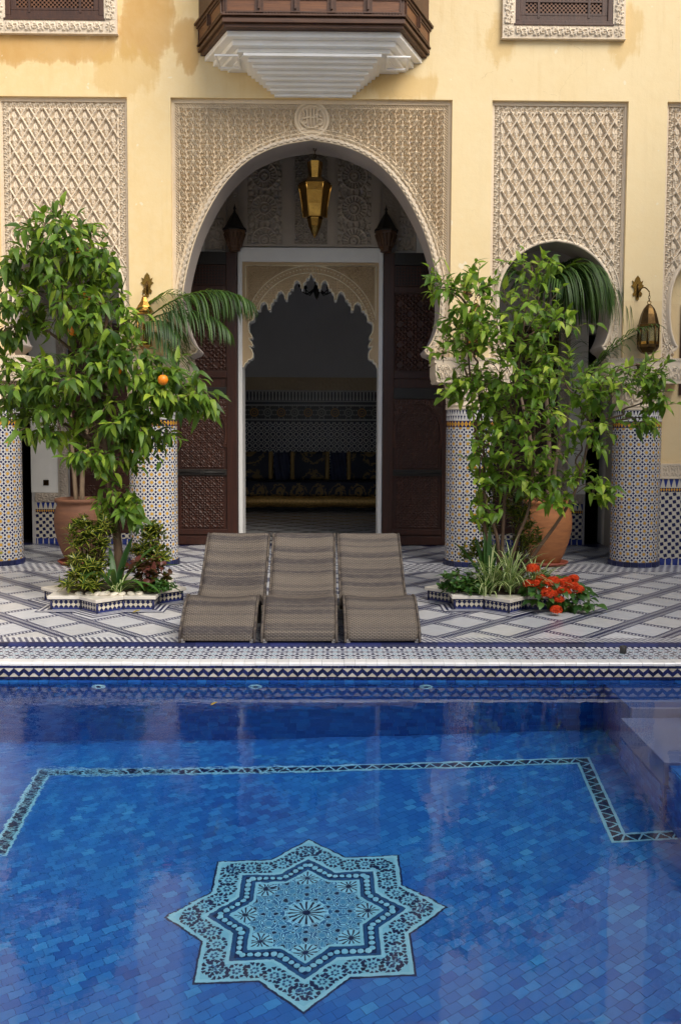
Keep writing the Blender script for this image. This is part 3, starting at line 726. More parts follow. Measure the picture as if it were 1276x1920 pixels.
def ros_in(b):
    for k in range(6):
        a = PI/3*k+PI/6; b.add([(.016*math.cos(a)+.0075*math.cos(q), .016*math.sin(a)+.0075*math.sin(q), 0) for q in np.linspace(0, 2*PI, 7)[:-1]], [(0,1,2,3,4,5)])
rosi = shared('rosette_heart', MIDB, ros_in)
sp_ = star_pts(0.613)
for k in range(16):
    a, c_ = Vector(sp_[k]).to_3d(), Vector(sp_[(k+1) % 16]).to_3d()
    for t in range(3):
        p = a.lerp(c_, (t+(0.35 if k % 2 == 0 else 0.65))/3)
        o = obj_at('rosette_tile', ros, med, fl(p.x, p.y, 0.0080), FROT @ Matrix.Rotation(random.random(), 3, 'Z')); obj_at('rosette_heart', rosi, o, fl(p.x, p.y, 0.0081), FROT)
sp_ = star_pts(0.455)
for k in range(16):
    a, c_ = Vector(sp_[k]).to_3d(), Vector(sp_[(k+1) % 16]).to_3d()
    for t in range(5):
        p = a.lerp(c_, (t+0.5)/5); obj_at('bead_tile', bead, med, fl(p.x, p.y, 0.0085), FROT, (random.uniform(.85, 1.1),)*2+(1,))
def ribbon(path, off0, off1, h, b):
    P = [Vector(p) for p in path]; L = []
    for off in (off0, off1):
        row = []
        for i, p in enumerate(P):
            d0 = (P[i]-P[i-1]).normalized() if i > 0 else (P[1]-P[0]).normalized()
            d1 = (P[i+1]-P[i]).normalized() if i < len(P)-1 else d0
            n0 = Vector((-d0.y, d0.x)); n1 = Vector((-d1.y, d1.x)); n = (n0+n1).normalized(); n /= max(.3, n.dot(n0))
            row.append(p+n*off)
        L.append(row)
    n = len(P); b.add([fl(q.x, q.y, h) for q in L[0]+L[1]], [(i, i+1, n+i+1, n+i) for i in range(n-1)])
BP = [(-4.6, 5.30), (-1.90, 5.30), (-1.965, 6.35), (1.78, 6.33), (1.69, 5.245), (4.6, 5.30)]
bord = thing('mosaic_border', 'turquoise zigzag mosaic band framing the blue pool floor', 'mosaic', (0, 6.3, fz(0)))
b = MB(); ribbon(BP, -0.05, 0.05, 0.0060, b); b.build('dark_band', DEEP, bord, fixn=False)
b = MB(); ribbon(BP, 0.033, 0.052, 0.0085, b); b.build('pale_band', AQUA, bord, fixn=False)
b = MB(); ribbon(BP, -0.052, -0.033, 0.0085, b); b.build('pale_band', AQUA, bord, fixn=False)
zzm = shared('zigzag_tile', AQUA, lambda b: b.add([(-0.05, -0.033, 0), (-0.037, -0.033, 0), (0.0065, 0.033, 0), (-0.0065, 0.033, 0)], [(0,1,2,3)]) and b.add([(0.05, -0.033, 0), (0.037, -0.033, 0), (-0.0065, 0.033, 0), (0.0065, 0.033, 0)], [(3,2,1,0)]))
for s0, s1 in zip(BP[:-1], BP[1:]):
    a, c_ = Vector(s0), Vector(s1); n = int((c_-a).length/0.1); d_ = (c_-a).normalized(); ang = math.atan2(d_.y, d_.x)
    for k in range(n):
        p = a.lerp(c_, (k+0.5)/n)
        if abs(p.x) > 2.7: continue
        obj_at('zigzag_tile', zzm, bord, fl(p.x, p.y, 0.0078), FROT @ Matrix.Rotation(ang, 3, 'Z'))
# submerged marble steps at the right
st = thing('pool_steps', 'pale submerged marble step in the far right corner of the pool', 'steps', (2.9, 6.0, -1.3))
STEPM = simple('step_marble', (0.16, 0.21, 0.42), 0.4, 0.1, 3, bmp=0.05)
b = MB(); b.box(2.0, 5.0, 5.40, 6.24, -0.74, -0.36); o = b.build('tread', STEPM, st); bevel(o, .01)
b = MB(); b.box(2.08, 2.52, 6.245, 6.285, -.7, -0.165); b.box(2.47, 2.515, 4.4, 6.244, -.7, -0.165); o = b.build('riser', STEPM, st); bevel(o, .008)
b = MB(); b.box(2.08, 5.0, 6.2855, 6.89, -1.3, -0.175); b.box(2.5155, 5.0, 4.4, 6.285, -.7, -0.175); b.build('blue_bench', POOLW, st)
b = MB(); b.box(2.03, 5.0, 4.3, 5.397, -1.3, -0.41); b.box(2.004, 5.0, 5.3985, 6.235, -1.3, -0.742); b.build('blue_block', POOLG, st)
b = MB(); y = 4.31
for zk in range(12):
    y = 4.30 + .03*(zk % 2)
    while y < 6.2:
        za = -0.415-.075*zk
        if y+.07 < 5.39 or za < -.75: b.box(2.0 if za < -.75 and y > 5.39 else 2.022, 2.03, y+.001, y+.073, za-.0735, za-.0015)
        y += .075
x = 2.03
while x < 3.0:
    y = 4.30
    while y < 5.32: b.box(x+.001, x+.073, y+.001, y+.073, -.412, -.404); y += .075
    x += .075
tag(b.build('tile', POOLT, st), kind='stuff')
# water
wb = MB(); wb.box(-5.06, 5.06, 1.12, 6.9035, -1.80, -0.149)
tag(wb.build('pool_water', WATER), kind='structure')
# inlets in the pool wall
inl = shared('inlet', AQUA, lambda b: b.lathe([(0.0, 0), (0.018, 0.0), (0.020, 0.006), (0.028, 0.009), (0.046, 0.008), (0.052, 0.002), (0.052, -0.01)], 20))
for x, lab in ((-1.71, 'oval pale inlet under water below the left star planter'), (-0.54, 'oval pale inlet under water below the first lounger'), (0.74, 'oval pale inlet under water just right of the loungers')):
    t = thing('pool_inlet', lab, 'inlet', (x, 6.89, -0.26), 'inlets along the pool wall')
    obj_at('flange', inl, t, (x, 6.888, -0.265), Matrix.Rotation(R(90), 3, 'X'))
    b = MB(); b.lathe([(0.0, 0.003), (0.019, 0.003), (0.019, 0.006), (0, 0.006)], 12); me = b.mesh('nozzle', TILEB); obj_at('nozzle', me, t, (x, 6.888, -0.265), Matrix.Rotation(R(90), 3, 'X'))
# ================================================================== FACADE
fac = thing('facade_wall', 'tall yellow plaster courtyard wall with carved stucco arches', 'wall', (XC, YF, 0))
PAN = [('L', -4.05, -2.47, -3.26), ('C', -1.94, 1.51, XC), ('R', 2.00, 3.68, 2.83), ('E', 4.16, 5.84, 5.0)]
ZT, ZI = 5.785, 2.65
b = MB(); T0, T1 = YF, 12.35
b.box(-9, 9, T0, T1, ZT, 10.5)
for x0, x1 in ((-9, -4.05), (-2.47, -1.94), (1.51, 2.00), (3.68, 4.16), (5.84, 9)): b.box(x0, x1, T0, T1, ZI, ZT)
b.box(-9, -4.55, T0, T1, 0, ZI); b.box(5.84, 9, T0, T1, 0, ZI)
b.build('plaster', PLASTER, fac)
HP_C = [(0, 5.30), (.40, 5.225), (.76, 5.06), (1.05, 4.79), (1.27, 4.45), (1.43, 4.10), (1.54, 3.72), (1.598, 3.38), (1.585, 3.08), (1.50, 2.84), (1.415, 2.735)]
FOOT_C = [(1.415, 2.735), (1.44, 2.69), (1.50, 2.665), (1.56, 2.63)]
HP_S = [(0, 4.09), (.22, 4.05), (.42, 3.945), (.57, 3.80), (.665, 3.62), (.705, 3.42), (.71, 3.22), (.685, 3.0), (.635, 2.85), (.60, 2.80)]
FOOT_S = [(.60, 2.80), (.625, 2.755), (.68, 2.715), (.72, 2.66)]
def arch_curve(hp, foot, cx, n=6):
    h = catmull(hp, n)[:-1] + catmull(foot, 4)
    r_ = [(cx+p[0], p[1]) for p in h]; l_ = [(cx-p[0], p[1]) for p in h[1:]]
    return l_[::-1] + r_
def normals(P):
    out = []
    for i in range(len(P)):
        a, b_ = P[max(i-1, 0)], P[min(i+1, len(P)-1)]; dx, dz = b_[0]-a[0], b_[1]-a[1]; L = math.hypot(dx, dz)
        out.append((-dz/L, dx/L))
    return out
def sweep(b, P, prof, smooth=True):
    """prof list of (offset outward, y)"""
    N = normals(P)
    b.grid([[(P[i][0]+N[i][0]*o, y, P[i][1]+N[i][1]*o) for o, y in prof] for i in range(len(P))], smooth)
def inside_arch(hp, cx, margin=0.0):
    A = np.array(catmull(hp, 8)); zs = A[::-1, 1]; xs = A[::-1, 0]
    def f(X, Z): return (np.abs(X-cx) < np.interp(Z, zs, xs)+margin) & (Z < zs[-1]+margin*0.6)
    return f
YR = YF+0.085
def scallop_mesh(r):
    b = MB()
    for k, (ra, rb, h) in enumerate(((1.0, .74, .014), (.70, .42, .026), (.38, 0.0, .036))):
        n = 8; vs = []
        for i in range(n+1):
            a = PI*i/n
            vs += [(r*ra*math.cos(a), 0, r*ra*math.sin(a)), (r*(ra-.06)*math.cos(a), -h, r*(ra-.06)*math.sin(a)), (r*rb*math.cos(a), -h-.002, r*rb*math.sin(a))]
        b.add(vs, [q for i in range(n) for q in ((i*3, i*3+1, i*3+4, i*3+3), (i*3+1, i*3+2, i*3+5, i*3+4))])
    return b.mesh('scallop', STUCCO)
SCAL = scallop_mesh(0.050)
for key, x0, x1, cx in PAN:
    big = key == 'C'; hp, foot = (HP_C, FOOT_C) if big else (HP_S, FOOT_S); mt = STUCCO_W if big else STUCCO
    P = arch_curve(hp, foot, cx)
    # moulded margin inside the recess
    b = MB(); mg = 0.035 if big else 0.03
    for xa, xb in ((x0, x0+mg), (x1-mg, x1)): b.box(xa, xb, YR-0.035, YR+0.02, ZI, ZT)
    b.box(x0+mg, x1-mg, YR-0.035, YR+0.02, ZT-mg-0.015, ZT)
    for xa, xb in ((x0+mg, x0+mg+.012), (x1-mg-.012, x1-mg)): b.box(xa, xb, YR-0.022, YR+0.02, ZI, ZT-mg-.015)
    if key == 'L' or not big:
        iw = mg+0.012+0.075
        for xa, xb in ((x0+iw, x0+iw+.02), (x1-iw-.02, x1-iw)): b.box(xa, xb, YR-0.028, YR+0.02, ZI+0.2 if not big else ZI, ZT-iw)
        b.box(x0+iw+.02, x1-iw-.02, YR-0.028, YR+0.02, ZT-iw-.02, ZT-iw)
    else:
        iw = mg+0.012+0.04
        for xa, xb in ((x0+iw, x0+iw+.014), (x1-iw-.014, x1-iw)): b.box(xa, xb, YR-0.022, YR+0.02, ZI, ZT-iw)
        b.box(x0+iw+.014, x1-iw-.014, YR-0.022, YR+0.02, ZT-iw-.014, ZT-iw)
    # drop whatever falls into the opening: the strips stay outside the arch except at the springing
    ins = inside_arch(hp, cx, 0.0)
    b.build('panel_moulding', mt, fac)
    m0 = mg+0.012
    if big:
        base = lambda X, Z: f_scroll(X-cx, Z)
        rope = lambda X, Z: np.clip(np.abs(np.sin((X+Z)*PI/0.032))*1.4-.2, 0, 1)
        def fn(X, Z, iw=iw):
            e = (X < x0+iw) | (X > x1-iw) | (Z > ZT-iw)
            d = np.hypot(X-XC, Z-5.555)
            med_ = d < 0.215
            return np.where(e, rope(X, Z)*.6, np.where(med_, 0.05, base(X, Z)))
        amp, res = 0.042, 0.0062
    else:
        pz = 0.28
        def fn(X, Z, iw=iw, x0=x0, x1=x1, cx=cx):
            e1 = (X < x0+iw) ; e2 = (X > x1-iw); e3 = (Z > ZT-iw)
            v = np.where(e1, sample(F_VINE, Z/.095, (X-x0-m0)/.075), np.where(e2, sample(F_VINE, Z/.095, (X-x1+iw)/.075), sample(F_VINE, X/.095, (Z-ZT+iw)/.075)))
            return np.where(e1 | e2 | e3, v*.55, f_sebka(X-cx, Z-ZT+iw+.11))
        amp, res = 0.050, 0.0066
    if key == 'E': x1c = 4.75
    else: x1c = x1
    relief('carved_relief', x0+m0, (x1-m0) if key != 'E' else 5.0, ZI, ZT-m0-.003, YR, fn, amp, res, mt, fac, mask=lambda X, Z, f=inside_arch(hp, cx, 0.10 if big else 0.06): ~f(X, Z))
    # archivolt and soffit
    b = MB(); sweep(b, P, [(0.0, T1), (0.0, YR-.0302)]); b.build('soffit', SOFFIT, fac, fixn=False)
    b = MB()
    if big:
        sweep(b, P, [(0.0, YR-.03), (0.006, YR-.042), (0.018, YR-.042), (0.020, YR-.012), (0.084, YR-.010), (0.088, YR-.030), (0.100, YR-.034), (0.112, YR-.030), (0.114, YR-.010), (0.140, YR-.010), (0.142, YR-.030), (0.156, YR-.030), (0.160, YR+.01)])
        b.build('archivolt', STUCCO_W, fac)
        # rope in the groove
        N = normals(P); L = 0
        rope_me = shared('rope_bead', STUCCO_W, lambda b: b.box(-.009, .009, -.012, .004, -.005, .005))
        cum = [0]
        for i in range(1, len(P)): cum.append(cum[-1]+math.hypot(P[i][0]-P[i-1][0], P[i][1]-P[i-1][1]))
        def at(s):
            i = min(max(1, int(np.searchsorted(cum, s))), len(P)-1); t = (s-cum[i-1])/(cum[i]-cum[i-1])
            return (P[i-1][0]*(1-t)+P[i][0]*t, P[i-1][1]*(1-t)+P[i][1]*t), N[i]
        s = 0.25; n = 0
        while s < cum[-1]-0.2:
            p, nn = at(s); ang = math.atan2(nn[1], nn[0])-PI/2
            obj_at('scallop', SCAL, fac, (p[0]+nn[0]*.020, YR-.024, p[1]+nn[1]*.020), Matrix.Rotation(-ang, 3, 'Y'), (.86, 1, .92))
            p, nn = at(s+.0415); ang = math.atan2(nn[1], nn[0])-PI/2; obj_at('scallop', SCAL, fac, (p[0]+nn[0]*.036, YR-.010, p[1]+nn[1]*.036), Matrix.Rotation(-ang, 3, 'Y'), (.95, 1, .95)); s += 0.083
        s = 0.1; bb = MB()
        while s < cum[-1]-0.1:
            p, nn = at(s+0.0); ang = math.atan2(nn[1], nn[0])-PI/2+R(35)
            r_ = Matrix.Rotation(-ang, 3, 'Y'); o = Vector((p[0]+nn[0]*.127, YR-.012, p[1]+nn[1]*.127))
            bb.add([r_ @ Vector(q)+o for q in ((-.014,-.012,-.005),(.014,-.012,-.005),(.014,-.012,.005),(-.014,-.012,.005),(-.014,.004,-.006),(.014,.004,-.006),(.014,.004,.006),(-.014,.004,.006))], [(0,1,2,3),(0,4,5,1),(1,5,6,2),(2,6,7,3),(3,7,4,0)])
            s += 0.026
        bb.build('rope_band', STUCCO_W, fac)
    else:
        sweep(b, P, [(0.0, YR-.035), (0.008, YR-.045), (0.028, YR-.045), (0.032, YR-.030), (0.046, YR-.030), (0.050, YR-.010), (0.112, YR-.010), (0.114, YR-.032), (0.128, YR-.032), (0.132, YR+.01)])
        b.build('archivolt', STUCCO, fac)
        # vine band of the archivolt
        N = normals(P); bb = MB(); s = 0; prev = None
        cum = [0]
        for i in range(1, len(P)): cum.append(cum[-1]+math.hypot(P[i][0]-P[i-1][0], P[i][1]-P[i-1][1]))
        S = np.arange(0, cum[-1], 0.0075); px_ = np.interp(S, cum, [p[0] for p in P]); pz_ = np.interp(S, cum, [p[1] for p in P])
        nx_ = np.interp(S, cum, [n[0] for n in N]); nz_ = np.interp(S, cum, [n[1] for n in N]); O = np.linspace(.052, .111, 9)
        hh = sample(F_VINE, (S[:, None]/.078)+0*O[None, :], ((O-.052)/.059)[None, :]+0*S[:, None])*.016
        bb.grid([[(px_[i]+nx_[i]*O[j], YR-.0105-hh[i, j], pz_[i]+nz_[i]*O[j]) for j in range(9)] for i in range(len(S))]); bb.build('vine_band', STUCCO, fac, fixn=False)
    # fill of the wall thickness between arch and piers at the springing
# roundel with calligraphy
b = MB(); rr = 0.19; b.lathe([(rr+.03, 0.02), (rr+.028, .03), (rr+.012, .036), (rr, .030), (rr-.006, .016), (rr-.02, .014), (rr-.026, .026), (rr-.04, .026), (rr-.046, .008), (0, .008)], 40)
b.v = [(XC+x, YR-z, 5.555+y) for x, y, z in b.v]; med_o = b.build('roundel', STUCCO_W, fac)
b = MB()
for st_ in ([(-.05, -.085), (-.05, .10)], [(-.012, -.085), (-.012, .115)], [(.022, -.085), (.022, .115)], [(.055, -.03), (.058, .085)],
            [(-.115, -.01), (-.085, .012), (-.02, .02), (.05, .02)], [(-.10, -.05), (-.05, -.085), (.02, -.09), (.07, -.075)], [(-.09, .02), (-.075, .06), (-.10, .09)],
            arc(.083, -.03, .03, -120, 200), arc(-.085, -.02, .03, 60, 340), [(.03, .04), (.07, .05), (.10, .02)], [(-.05, .10), (-.065, .08)], [(.058, .085), (.085, .10)]):
    b.tube([(XC+x*1.15, YR-.032, 5.555+z*1.15) for x, z in st_], .012, 6)
b.build('calligraphy', STUCCO_W, med_o)

if True:  # out-of-view walls added to cut low sky light and bounce the rest
    cw = thing('unseen_court_wall', 'unseen pale plaster walls added around the court to shape its light', 'wall', (0, -5.6, 0))
    b = MB(); b.box(-7.6, -7.0, -5.0, YF-.002, -.29, 8.0); b.box(7.0, 7.6, -5.0, YF-.002, -.29, 8.0); b.box(-7.6, 7.6, -5.6, -5.001, -.29, 5.0); b.build('plaster', simple('pale_court_plaster', (0.76, 0.71, 0.62), 0.85), cw)
# ------------------------------------------------------------------ carved windows high on the wall
def window(x0, x1, zb, label):
    zt = zb+2.0; t = thing('lattice_window', label, 'window', ((x0+x1)/2, YF, zb)); fw = 0.155
    b = MB(); y = YF-.055
    b.box(x0, x1, y, YF+.05, zb, zb+fw); b.box(x0, x0+fw, y, YF+.05, zb+fw, zt); b.box(x1-fw, x1, y, YF+.05, zb+fw, zt)
    b.box(x0-.012, x1+.012, y-.006, YF-.0005, zb-.012, zb-.0005)
    o = b.build('carved_surround', STUCCO, t); bevel(o, .004)
    relief('vine_relief', x0+fw+.01, x1-fw-.01, zb+.02, zb+fw-.02, y-.001, lambda X, Z: sample(F_VINE, X/.15, (Z-zb-.02)/.115)*np.minimum(1, 8*np.abs(np.sin(X*40))+.6), .02, .006, STUCCO, o)
    for xa in (x0+.02, x1-fw+.02): relief('vine_relief', xa, xa+fw-.04, zb+fw+.01, zb+.9, y-.001, lambda X, Z: sample(F_VINE, Z/.15, (X-xa)/.115), .02, .006, STUCCO, o)
    def star(X, Z, cx, cz):
        th = np.arctan2(Z-cz, X-cx); d = np.hypot(X-cx, Z-cz); return np.clip((np.abs(np.cos(th*4))-.5)*3, 0, 1)*(d < .055)*(d > .01)
    for xa in (x0+.02, x1-fw+.02): relief('corner_rosette', xa, xa+fw-.04, zb+.02, zb+fw-.02, y-.001, lambda X, Z: star(X, Z, xa+fw/2-.02, zb+fw/2), .016, .006, STUCCO, o)
    # wooden frame set into the surround
    xa, xb, za = x0+fw, x1-fw, zb+fw; b = MB(); y = YF-.045
    b.box(xa, xb, y, YF+.08, za, za+.055); b.box(xa, xa+.06, y, YF+.08, za+.055, zt); b.box(xb-.06, xb, y, YF+.08, za+.055, zt); b.box(xa+.0605, xa+.13, y+.014, YF+.08, za+.12, zt); b.box(xb-.13, xb-.0605, y+.014, YF+.08, za+.12, zt)
    b.box(xa+.06, xb-.06, y+.014, YF+.08, za+.0555, za+.119)
    b.box(xa-.015, xb+.015, y-.022, y-.001, za-.008, za+.016)
    o = b.build('wooden_frame', WINW, t); bevel(o, .004)
    b = MB(); b.box(xa+.06, xb-.06, YF-.004, YF+.05, za+.09, zt); b.build('shutter', BLACK, t)
    b = MB(); W_ = xb-xa-.26; xm = [xa+.13, xa+.13+W_*.17, xb-.13-W_*.17, xb-.13]
    for q in xm[1:3]: b.box(q-.014, q+.014, y+.008, YF-.0045, za+.09, zt)
    for q in (.03, .185, .35, .5, .7): b.box(xa+.13, xb-.13, y+.011, YF-.0047, za+.09+q, za+.09+q+.026)
    b.build('glazing_bars', WINW, t)
    # turned-bead lattice
    b = MB(); zz = za+.16; k = 0
    while zz < za+0.75:
        xx = xa+.145+(.025 if k % 2 else 0)
        while xx < xb-.14: b.box(xx-.013, xx+.013, YF-.022, YF-.008, zz-.013, zz+.013); xx += .05
        zz += .0255; k += 1
    b.build('lattice', LATT, t)
window(2.10, 3.60, 6.51, 'upper right wooden lattice window in a carved stucco surround')
window(-4.07, -2.57, 6.515, 'upper left wooden lattice window in a carved stucco surround above damp stains')

# ------------------------------------------------------------------ balcony on its white corbel
bal = thing('balcony', 'dark cedar oriel balcony on a stepped white corbel above the main arch', 'balcony', (-0.19, YF, 6.28))
def plan(o, yb=YF): return [(-1.57-o, yb), (-1.19-o*.5, 10.9-o), (0.83+o*.5, 10.9-o), (1.19+o, yb)]
for nm, o, za, zb, mt in (('base_moulding', 0.0, 6.275, 6.315, BALW), ('base_moulding', .035, 6.3155, 6.36, BALW), ('base_moulding', .015, 6.3605, 6.385, BALW), ('rail', .05, 6.3855, 6.405, BALW),
                          ('body', .02, 6.4055, 7.9, BALW), ('rail', .055, 6.595, 6.63, BALW), ('rail', .08, 6.6305, 6.66, BALW)):
    b = MB(); b.prism(plan(o), za, zb); q = b.build(nm, mt, bal); bevel(q, .005)
# dentil beads below the panels
def face_frames():
    P = [Vector(p) for p in plan(.02)]
    return [(P[i], (P[i+1]-P[i])) for i in range(3)]
dm = shared('dentil', BALW, lambda b: b.box(-.009, .009, -.014, .004, -.012, .012))
for fi, (p, d_) in enumerate(face_frames()):
    L = d_.length; u = d_.normalized(); ang = math.atan2(u.y, u.x); rt = Matrix.Rotation(ang, 3, 'Z'); n = int(L/.034)
    bb = MB()
    for k in range(n):
        q = p+u*(L*(k+.5)/n); r3 = rt
        for zz in (6.418, 6.582): bb.add([r3 @ Vector(v)+Vector((q.x, q.y, zz)) for v in ((-.011,-.016,-.011),(.011,-.016,-.011),(.011,-.016,.011),(-.011,-.016,.011),(-.011,.004,-.011),(.011,.004,-.011),(.011,.004,.011),(-.011,.004,.011))], [(0,1,2,3),(0,4,5,1),(1,5,6,2),(2,6,7,3),(3,7,4,0)])
    bb.build('dentil_row', BALW, bal)
    np_ = 5 if fi == 1 else 2
    for k in range(np_):
        c_ = p+u*(L*(k+.5)/np_); w_ = L/np_-.10
        pm = shared('panel', BALP, lambda b: b.box(-w_/2, w_/2, -.010, .006, -.062, .062))
        o = obj_at('panel', pm, bal, (c_.x, c_.y, 6.50), rt)
        fm = MB()
        for a0, a1, b0, b1 in ((-w_/2-.018, w_/2+.018, .0625, .078), (-w_/2-.018, w_/2+.018, -.078, -.0625), (-w_/2-.018, -w_/2-.0005, -.062, .062), (w_/2+.0005, w_/2+.018, -.062, .062)): fm.box(a0, a1, -.02, .004, b0, b1)
        obj_at('panel_frame', fm.mesh('panel_frame', BALW), bal, (c_.x, c_.y, 6.50), rt)
    for k in range(1, np_):
        c_ = p+u*(L*k/np_); m_ = MB(); m_.box(-.030, .030, -.022, .004, -.070, .075); m_.box(-.045, .045, -.030, .004, -.085, -.0705); m_.box(-.010, .010, -.045, -.0225, -.050, .075)
        obj_at('console', m_.mesh('console', BALW), bal, (c_.x, c_.y, 6.505), rt)
b = MB()
def plan2(o): return [(-1.52+o, YF), (-1.17+o*.55, 11.0+o*.9), (0.81-o*.55, 11.0+o*.9), (1.13-o, YF)]
cor = None
for o, za, zb in ((0, 6.212, 6.2745), (.10, 6.150, 6.2115), (.19, 6.105, 6.1495)):
    b = MB(); b.prism(plan2(o), za, zb); q = b.build('corbel_moulding', WHITE2, bal); bevel(q, .007)
b = MB(); b.prism(plan2(.28), 6.085, 6.1045); b.build('corbel_moulding', WHITE2, bal)
for k in range(8):
    t = k/7; hw = .80*(1-t)+.475*t; dp = .62*(1-t)+.05*t; za = 6.085-(k+1)*.0365
    b = MB(); b.box(-.195-hw, -.195+hw, YF-dp, YF, za, za+.0362); q = b.build('corbel_step', WHITE2, bal); bevel(q, .005)
for sx in (-1, 1):
    xm = -.195+sx*1.0; b = MB()
    for a0, a1, c0, c1 in ((-.14, .14, -.30, -.27), (-.14, .14, .12, .15), (-.14, -.11, -.2695, .1195), (.11, .14, -.2695, .1195)): b.box(xm+a0, xm+a1, YF-.30+c0*.9, YF-.30+c1*.9, 6.062, 6.0848)
    q = b.build('corbel_panel_frame', WHITE2, bal); bevel(q, .006)

# ------------------------------------------------------------------ columns
def make_column(label, x, y=12.05):
    t = thing('column', label, 'column', (x, y, 0), 'tiled columns of the arcade')
    b = MB(); b.lathe([(.305, .062), (.305, 2.0)], 48, (x, y, 0), caps=False); b.build('tiled_shaft', COLT, t)
    b = MB()
    for k in range(22):
        a0, a1 = 2*PI*(k+.02)/22, 2*PI*(k+.98)/22; n = 3
        vs = []
        for i in range(n+1):
            a = a0+(a1-a0)*i/n
            for r, z in ((.325, 0.0), (.325, .058), (.312, .064), (.29, .064)): vs.append((x+r*math.cos(a), y+r*math.sin(a), z))
        b.add(vs, [(i*4+j, i*4+j+1, i*4+j+5, i*4+j+4) for i in range(n) for j in range(3)])
    b.build('base_tiles', EDGE_T, t)
    b = MB(); b.lathe([(.312, 2.0), (.318, 2.005), (.318, 2.018), (.308, 2.022), (.308, 2.04), (.316, 2.044), (.316, 2.058), (.300, 2.06), (.300, 2.30), (.33, 2.335)], 48, (x, y, 0), caps=False)
    cap = b.build('capital', STUCCO, t)
    # U-shaped flutes
    fb = MB(); n = 18
    for k in range(n):
        a = 2*PI*(k+.5)/n
        pts = [(-.034, .27)] + [(-.034, .12)] + [(.034*math.cos(q), .10+.034*math.sin(q)-.0) for q in np.linspace(PI, 2*PI, 7)] + [(.034, .12), (.034, .27)]
        rr_ = lambda z: .305 + max(0, z-.2)*.32
        P3 = [(x+rr_(z)*math.cos(a+u/.305), y+rr_(z)*math.sin(a+u/.305), 2.06+z-.06+.06) for u, z in pts]
        fb.tube(P3, .013, 6); fb.tube([(x+.303*math.cos(a), y+.303*math.sin(a), 2.20), (x+(.31+.02)*math.cos(a), y+(.33)*math.sin(a), 2.33)], .010, 5)
        a2 = a+PI/n; fb.tube([(x+.304*math.cos(a2), y+.304*math.sin(a2), 2.07), (x+.306*math.cos(a2), y+.306*math.sin(a2), 2.13)], .012, 5)
    fb.build('capital_flutes', STUCCO, cap)
    rb = MB()
    for k in range(60):
        a = 2*PI*k/60; rb.add([(x+r*math.cos(a+da), y+r*math.sin(a+da), z) for r, da, z in ((.316, 0, 2.023), (.316, .045, 2.023), (.316, .075, 2.039), (.316, .03, 2.039), (.306, 0, 2.023), (.306, .045, 2.023), (.306, .075, 2.039), (.306, .03, 2.039))], [(0,1,2,3),(0,4,5,1),(1,5,6,2),(2,6,7,3),(3,7,4,0)])
    rb.build('capital_rope', STUCCO, cap)
    # carved impost block
    hw = .49; b = MB(); pr = [(-hw+.03, 2.335), (hw-.03, 2.335), (hw-.01, 2.36), (hw-.02, 2.37), (hw, 2.44), (hw, 2.555), (hw-.01, 2.56), (hw-.01, 2.575), (hw+.012, 2.58), (hw+.012, 2.605), (hw, 2.61), (hw, 2.649), (-hw, 2.649), (-hw, 2.61), (-hw-.012, 2.605), (-hw-.012, 2.58), (-hw+.01, 2.575), (-hw+.01, 2.56), (-hw, 2.555), (-hw, 2.44), (-hw+.02, 2.37), (-hw+.01, 2.36)]
    b.prism([(x+p[0], p[1]) for p in pr], 11.735, 12.40, 'y'); im = b.build('impost', STUCCO, t)
    relief('impost_relief', x-hw+.03, x+hw-.03, 2.385, 2.548, 11.734, lambda X, Z: sample(F_SCROLL, (X-x)/.2+.5, (Z-2.385)/.165), .02, .006, STUCCO, im)
    relief('impost_relief', x-hw+.01, x+hw-.01, 2.615, 2.644, 11.734, lambda X, Z: np.clip(np.abs(np.sin((X+Z)*PI/.03))*1.4-.2, 0, 1), .01, .006, STUCCO, im)
    return t
make_column('tiled column between the orange tree and the left door leaf', -2.245)
make_column('tiled column right of the main door, behind the left half of the lemon tree', 1.825)
make_column('rightmost tiled column, beside the wall lantern and dado', 3.985)
make_column('tiled column cut by the left edge of the photo', -4.25)

# ------------------------------------------------------------------ gallery behind the arcade
YB = 14.1
gal = thing('gallery_wall', 'shaded rear wall of the arcade with carved stucco bands', 'wall', (XC, YB, 0))
DX0, DX1, DZ = -1.345, 0.805, 4.42            # plastered door opening incl. frame
b = MB()
b.box(-6.5, -4.74, YB, YB+.35, 0, 6.4); b.box(-4.74, -4.46, YB, YB+.35, 3.2, 6.4); b.box(-4.46, DX0, YB, YB+.35, 0, 6.4)
b.box(DX0, DX1, YB, YB+.35, DZ, 6.4); b.box(DX1, 3.90, YB, YB+.35, 0, 6.4); b.box(3.90, 4.2, YB, YB+.35, 3.2, 6.4); b.box(4.2, 6.5, YB, YB+.35, 0, 6.4)
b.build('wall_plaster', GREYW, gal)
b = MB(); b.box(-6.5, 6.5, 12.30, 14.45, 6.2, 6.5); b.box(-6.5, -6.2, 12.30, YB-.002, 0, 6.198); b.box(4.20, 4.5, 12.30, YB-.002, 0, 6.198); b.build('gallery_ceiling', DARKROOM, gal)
b = MB()
for xa, xb in ((-4.74, -4.46), (3.90, 4.2)):
    b.box(xa-.1, xb+.1, 15.6, 15.7, -.3, 3.4); b.box(xa-.1, xa-.003, YB+.2, 15.6, -.3, 3.4); b.box(xb+.003, xb+.1, YB+.2, 15.6, -.3, 3.4); b.box(xa-.1, xb+.1, YB+.2, 15.6, 3.203, 3.4); b.box(xa-.003, xb+.003, 14.2, 15.6, -.3, -.001)
b.build('dark_passage', BLACK, gal)
b = MB(); b.box(-4.46, -4.06, YB-.02, YB-.001, .775, 3.4); b.box(3.60, 3.895, YB-.02, YB-.001, .775, 3.4); b.build('white_panel', WHITE, gal)
